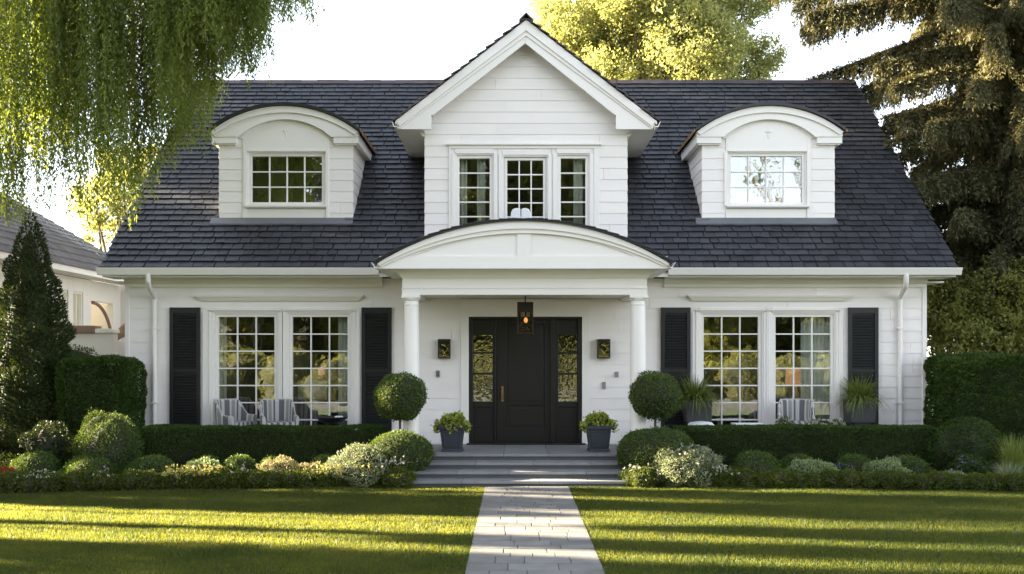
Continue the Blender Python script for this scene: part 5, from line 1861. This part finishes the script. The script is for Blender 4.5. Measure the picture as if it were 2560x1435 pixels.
# weeping willow at the left, in front of the house
WX, WY = -9.6, 15.6
t = thing("weeping_willow", (WX, WY, 0), "weeping willow hanging sunlit curtains of narrow leaves in the upper left", "tree")
rg_ = np.random.default_rng(95)
PROF = [(-420, 520), (-200, 560), (-60, 520), (0, 555), (40, 520), (90, 430), (150, 380), (190, 400), (225, 560), (262, 605), (300, 590), (340, 500), (358, 400), (385, 330), (430, 335), (470, 325), (488, 210), (530, 175), (560, 165), (610, 150), (650, 120), (690, 75), (712, 20)]
YM = 15.4
wx = np.array([X(p, YM) for p, _ in PROF]); wz = np.array([Z(r, YM) for _, r in PROF])
br = MB()
br.tube([(WX, WY, -0.1), (WX + 0.05, WY, 2.5), (WX - 0.1, WY - 0.1, 5.6), (WX + 0.1, WY, 8.3)], [0.42, 0.36, 0.28, 0.16], 12)
PP, DD = [], []
nclu = 175
for c in range(nclu):
    cx = (rg_.uniform(-8.6, -3.45) if c % 3 else rg_.uniform(-5.4, -3.4)) if c % 14 else rg_.uniform(-11.5, -8.0)
    cy = WY + rg_.uniform(-1.1, 1.1)
    dist = math.hypot(cx - WX, (cy - WY) * 1.2)
    top = max(10.3 - 0.085 * dist ** 2, 8.7) + rg_.uniform(-0.5, 0.3)
    if c % 3 == 0 and cx < -5.2:
        br.tube([(WX + 0.05, WY, 7.6), ((WX + cx) / 2, (WY + cy) / 2, max(top, 8.6) + 0.5), (cx * 0.9 + WX * 0.1, cy, top + 0.25), (cx, cy, top)], [0.07, 0.04, 0.02, 0.008], 6)
    zb_ = np.interp(cx, wx, wz) + rg_.exponential(0.75) - 0.12
    ns = rg_.integers(12, 19)
    for s_ in range(ns):
        sx, sy = cx + rg_.normal() * 0.085, cy + rg_.normal() * 0.10
        st_top = top + rg_.normal() * 0.15
        bot = max(np.interp(sx, wx, wz) - 0.05, zb_) + rg_.exponential(0.30)
        if bot > st_top - 0.5: continue
        L_ = st_top - bot
        vis = min(L_, st_top - bot)
        m_ = int(L_ * 38)
        u = (np.arange(m_) + rg_.random(m_)) / m_
        sway = 0.10 * rg_.normal()
        sway2 = 0.10 * rg_.normal()
        q_ = np.stack([sx + (cx - sx) * 0.2 * (1 - u) + sway * u ** 2 + 0.03 * np.sin(u * 9 + s_), sy + sway2 * u ** 2, st_top - u * L_], 1)
        q_ += rg_.normal(size=q_.shape) * 0.014
        PP.append(q_)
        DD.append(unit(np.array([0, 0, -0.85]) + 0.55 * rg_.normal(size=q_.shape) * np.array([1, 1, 0.5])))
P = np.concatenate(PP); D = np.concatenate(DD)
br.build("trunk", M['bark'], t, smooth=True)
np_mesh("crown", [leaf_quads(rg_, P, D, 0.095, 0.021)], M['willow'], t)

# trees out of view at the left whose shade stripes the lawn and roof
HK = math.tan(R(SUN_EL)) / math.tan(R(17))


def columnar(c, r, h, label, seed, x=-14.0, z0=0.2, n_=9000, tight=1.0):
    """slim tree standing on the sun line c = y + x*tan(azimuth)"""
    y = c - x * math.tan(R(SUN_AZ))
    h, z0 = h * HK, (z0 * HK if z0 > 1 else z0)
    t = thing("slim_tree", (x, y, 0), label, "tree", "slim trees left of the lawn")
    rg_ = np.random.default_rng(seed)
    zz = z0 + (h - z0) * rg_.random(n_)
    s = (zz - z0) / (h - z0)
    a = rg_.uniform(0, 6.283, n_)
    pr = r * np.minimum(1, 6 * s + 0.3) * np.minimum(1, 7 * (1 - s) + 0.05)
    rr = pr * np.sqrt(rg_.random(n_)) * (1 + 0.25 * np.sin(zz * 2.1 + seed) * np.sin(a * 2 + seed))
    P = np.stack([x + rr * np.cos(a) * 1.3, y + rr * np.sin(a), zz], 1)
    D = unit(rg_.normal(size=(n_, 3)) + np.array([0, 0, 0.6]))
    np_mesh("crown", [leaf_quads(rg_, P, D, 0.17, 0.09)], M['hedge'], t)
    MB().tube([(x, y, -0.1), (x, y, h * 0.5), (x, y, h - 0.3)], [0.045, 0.035, 0.015], 8).build("trunk", M['bark'], t)


LBL = "slim dark tree standing beyond the left edge of the lawn"
columnar(16.35, 0.30, 8.0, LBL, 1, z0=4.1, n_=5000)
columnar(16.95, 0.32, 8.0, LBL, 10, z0=4.1, n_=5000)
columnar(17.6, 0.36, 8.0, LBL, 11, z0=4.1, n_=5000)
columnar(14.75, 0.12, 6.5, LBL, 12, n_=2600)
columnar(13.78, 0.64, 6.8, LBL, 2, n_=13000)
columnar(12.80, 0.42, 4.6, LBL, 3, n_=9000)
columnar(15.25, 0.30, 8.0, LBL, 13, z0=4.3, n_=5000)
columnar(11.08, 0.10, 6.5, LBL, 4, n_=2500)
columnar(9.45, 0.66, 7.0, LBL, 5, n_=13000)
columnar(8.2, 0.62, 7.0, LBL, 6, n_=12000)
columnar(7.0, 0.62, 7.0, LBL, 7)
columnar(11.98, 0.42, 8.4, LBL, 8, z0=4.7, n_=7000)
columnar(10.72, 0.28, 8.2, LBL, 9, z0=3.9, n_=4000)
# tall trees that shade the roof
for i, (x, y, hh, rr) in enumerate(((-22, 21.2, 22, (2.0, 1.5, 6.4)), (-22, 24.2, 22.5, (2.2, 1.7, 7.0)), (-22, 27.4, 20.8, (2.2, 1.7, 7.0)), (-24, 30.6, 22.5, (2.2, 1.5, 6.6)))):
    rg_ = np.random.default_rng(120 + i)
    bl = blobs_in(rg_, (x, y, hh - rr[2]), rr, 44, 0.9, 1.4)
    crown_tree("tall_tree", (x, y, 0), hh, 0.3, bl, 380 if i != 2 else 190, 0.3, 0.18, 'streetleaf', "tall leafy tree beyond the neighbour's house", group="tall trees beyond the neighbour's house", seed=120 + i, limbs=False)

# trees across the street, behind the camera (seen mirrored in the windows)
for i, (x, y, hh, rr) in enumerate(((-15, -20, 16, 3.8), (-9.5, -22, 17, 3.6), (-4.5, -21, 19, 3.4), (0.0, -22, 20, 3.2), (3.4, -25, 19, 2.2), (6.5, -22, 9, 2.8), (10.5, -20, 7.5, 3.2), (16, -22, 8, 3.6), (-21, -22, 15, 4), (21, -22, 9, 3.6))):
    rg_ = np.random.default_rng(140 + i)
    bl = blobs_in(rg_, (x, y, hh * 0.55), (rr, rr * 0.7, hh * 0.40), int(4 + hh * 2), 1.1, 1.8)
    crown_tree("street_tree", (x, y, 0), hh, 0.22, bl, 620, 0.30, 0.19, 'streetleaf', "leafy tree across the street facing the house", group="trees across the street", seed=140 + i, limbs=False)
rg_ = np.random.default_rng(160)
ch = []
for k in range(16):
    xx = -18 + k * 2.4
    ch += mound(rg_, (xx, -10 + rg_.uniform(-0.5, 0.5), 0.9), (1.5, 0.9, rg_.uniform(1.1, 1.9)), 3000, 0.11, 0.06, 0.10)
plant_obj("street_hedge", ch, M['olive'], "loose hedge across the street facing the house", "hedge")

rg_ = np.random.default_rng(170)
ch = []
for k in range(17):
    xx = -40 + k * 4.4
    tall = 8.5 if xx < 6 else 4.6
    ch += mound(rg_, (xx, -29 + rg_.uniform(-1, 1), tall * 0.45), (3.4, 2.0, tall * rg_.uniform(0.5, 0.66)), 3200, 0.36, 0.24, 0.10, core=0.8)
tag(np_mesh("woodland", ch, M['streetleaf']), "leafy woodland edge far across the street", "woodland", kind='stuff')
rg_ = np.random.default_rng(171)
bl = [(15.6 + rg_.normal() * 1.6, -20 + rg_.normal(), 14.5 + rg_.normal() * 1.0, 0.9) for _ in range(7)]
crown_tree("street_tree", (17.6, -20, 0), 15, 0.34, bl, 130, 0.26, 0.15, 'streetleaf', "tall thin tree with a bare leaning trunk across the street", seed=171)

# ------------------------------------------------------------------ neighbour's house at the left
nb = thing("neighbour_house", (-14, 25, 0), "cream neighbouring house with flared brown shingle roof at the left edge", "house")
xw = -12.45
m = MB()
wh = [(26.95, 27.55, 2.85, 3.95), (27.85, 28.5, 2.85, 3.95)]
yy = 20.5
for h in wh:
    m.box(xw - 0.2, xw, yy, h[0], 0, 4.35)
    m.box(xw - 0.2, xw, h[0], h[1], 0, h[2])
    m.box(xw - 0.2, xw, h[0], h[1], h[3], 4.35)
    yy = h[1]
m.box(xw - 0.2, xw, yy, 29.0, 0, 4.35)
m.box(xw - 6, xw - 0.001, 20.3, 20.499, 0, 4.35)
m.box(xw - 4, -9.3, 31.2, 31.4, 0, 4.95)
m.box(xw - 0.2, xw + 0.0, 30.6, 31.199, 0, 4.35)
m.box(xw - 0.2, xw - 0.001, 29.0, 30.6, 3.75, 4.349)
m.box(xw - 2.0, xw - 1.9, 28.7, 31.2, 0, 4.3)
m.box(xw - 0.22, xw + 0.02, 29.0, 30.6, 2.2, 2.32)
m.build("wall", M['neigh'], nb, bevel=0.01)
for h in wh:
    f = MB()
    f.box(xw - 0.14, xw - 0.04, h[0], h[0] + 0.06, h[2], h[3]); f.box(xw - 0.14, xw - 0.04, h[1] - 0.06, h[1], h[2], h[3])
    f.box(xw - 0.14, xw - 0.041, h[0] + 0.06, h[1] - 0.06, h[3] - 0.06, h[3]); f.box(xw - 0.14, xw - 0.041, h[0] + 0.06, h[1] - 0.06, h[2], h[2] + 0.06)
    f.box(xw - 0.12, xw - 0.06, (h[0] + h[1]) / 2 - 0.02, (h[0] + h[1]) / 2 + 0.02, h[2] + 0.06, h[3] - 0.06)
    wo = f.build("window", M['neigh'], nb)
    MB().box(xw - 0.1, xw - 0.095, h[0] + 0.05, h[1] - 0.05, h[2] + 0.05, h[3] - 0.05).build("glass_pane", M['glass'], wo)
ar = MB()
pts = [(xw + 0.01, 29.1 + 1.4 * math.sin(t_ * 1.57), 2.4 + 1.3 * math.cos(t_ * 1.57)) for t_ in [i / 12 for i in range(13)]]
ar.tube(pts, 0.05, 8)
ar.build("arch_trim", M['coping'], nb, smooth=True)
ev = MB()
ev.box(xw, xw + 0.55, 20.3, 31.0, 4.36, 4.40)
ev.box(xw + 0.55, xw + 0.58, 20.3, 31.0, 4.36, 4.52)
ev.build("eave_soffit", M['neigh'], nb)
rs = MB()
rg = random.Random(9)
E0 = [(-11.85, 20.2, 4.52), (-12.5, 20.2, 5.15), (-13.6, 20.2, 6.05), (-16.0, 20.2, 7.9)]
E1 = [(-11.85, 31.0, 4.52), (-12.3, 30.2, 5.15), (-13.4, 28.7, 6.0), (-16.0, 26.2, 7.8)]
for k in range(3):
    nr = (3, 6, 12)[k]
    for r_ in range(nr):
        u0, u1 = r_ / nr, (r_ + 1.15) / nr
        la, lb = Vector(E0[k]).lerp(Vector(E0[k + 1]), u0), Vector(E0[k]).lerp(Vector(E0[k + 1]), min(1.05, u1))
        ra_, rb_ = Vector(E1[k]).lerp(Vector(E1[k + 1]), u0), Vector(E1[k]).lerp(Vector(E1[k + 1]), min(1.05, u1))
        nn = 26
        for j in range(nn):
            v0, v1 = j / nn, (j + 1) / nn - 0.001
            nlift = Vector((0.02, 0, 0.028))
            a_, b_, c_, d_ = la.lerp(ra_, v0) + nlift, la.lerp(ra_, v1) + nlift, lb.lerp(rb_, v1), lb.lerp(rb_, v0)
            e_ = Vector((0, 0, -0.03))
            rs.add([a_, b_, c_, d_, a_ + e_, b_ + e_], [(0, 1, 2, 3), (0, 4, 5, 1)])
rs.quad((-16, 20.2, 7.9), (-16, 26, 7.8), (-20, 30, 4.5), (-20, 20.2, 4.5))
rs.add([(-11.85, 31.0, 4.5), (-16, 26, 7.8), (-20, 30, 4.5)], [(0, 1, 2)])
rs.build("roof", M['neighroof'], nb, fix=False)

gw = thing("garden_wall", (-9.2, 21.5, 0), "cream garden wall with brown stone coping between the two houses", "wall")
MB().box(-12.4, -8.7, 21.4, 21.65, 0, Z(833, 21.4)).build("wall_body", M['neigh'], gw, bevel=0.01)
MB().box(-12.4, X(236, 21.35), 21.33, 21.72, Z(833, 21.4) + 0.001, Z(814, 21.4)).build("coping", M['coping'], gw, bevel=0.012)
MB().box(X(237, 21.35), -8.68, 21.34, 21.71, Z(833, 21.4) + 0.001, Z(822, 21.4)).build("coping", M['neigh'], gw, bevel=0.012)
cv = MB()
cx0, cx1 = X(262, 22.5), X(330, 22.5)
n_ = 10
vs, fs = [], []
for i in range(n_ + 1):
    for j in range(n_ + 1):
        u, v = i / n_, j / n_
        vs.append((cx0 + (cx1 - cx0) * u, 22.2 + 0.8 * v, Z(852, 22.5) + 0.42 * u ** 1.2 * (1 - 0.3 * v) + 0.02 * math.sin(9 * u + 5 * v)))
for i in range(n_):
    for j in range(n_):
        a_ = i * (n_ + 1) + j
        fs.append((a_, a_ + n_ + 1, a_ + n_ + 2, a_ + 1))
cv.add(vs, fs)
co = thing("covered_stack", (X(296, 22.5), 22.6, 0), "tan canvas cover over a stack between the two houses", "canvas cover")
o = cv.build("canvas", M['tan'], co, smooth=True)
s_ = o.modifiers.new("solid", 'SOLIDIFY'); s_.thickness = 0.02
MB().box(cx0 + 0.05, cx1 - 0.02, 22.25, 22.95, 0, Z(853, 22.5)).build("stack_base", M['neigh'], co, bevel=0.01)
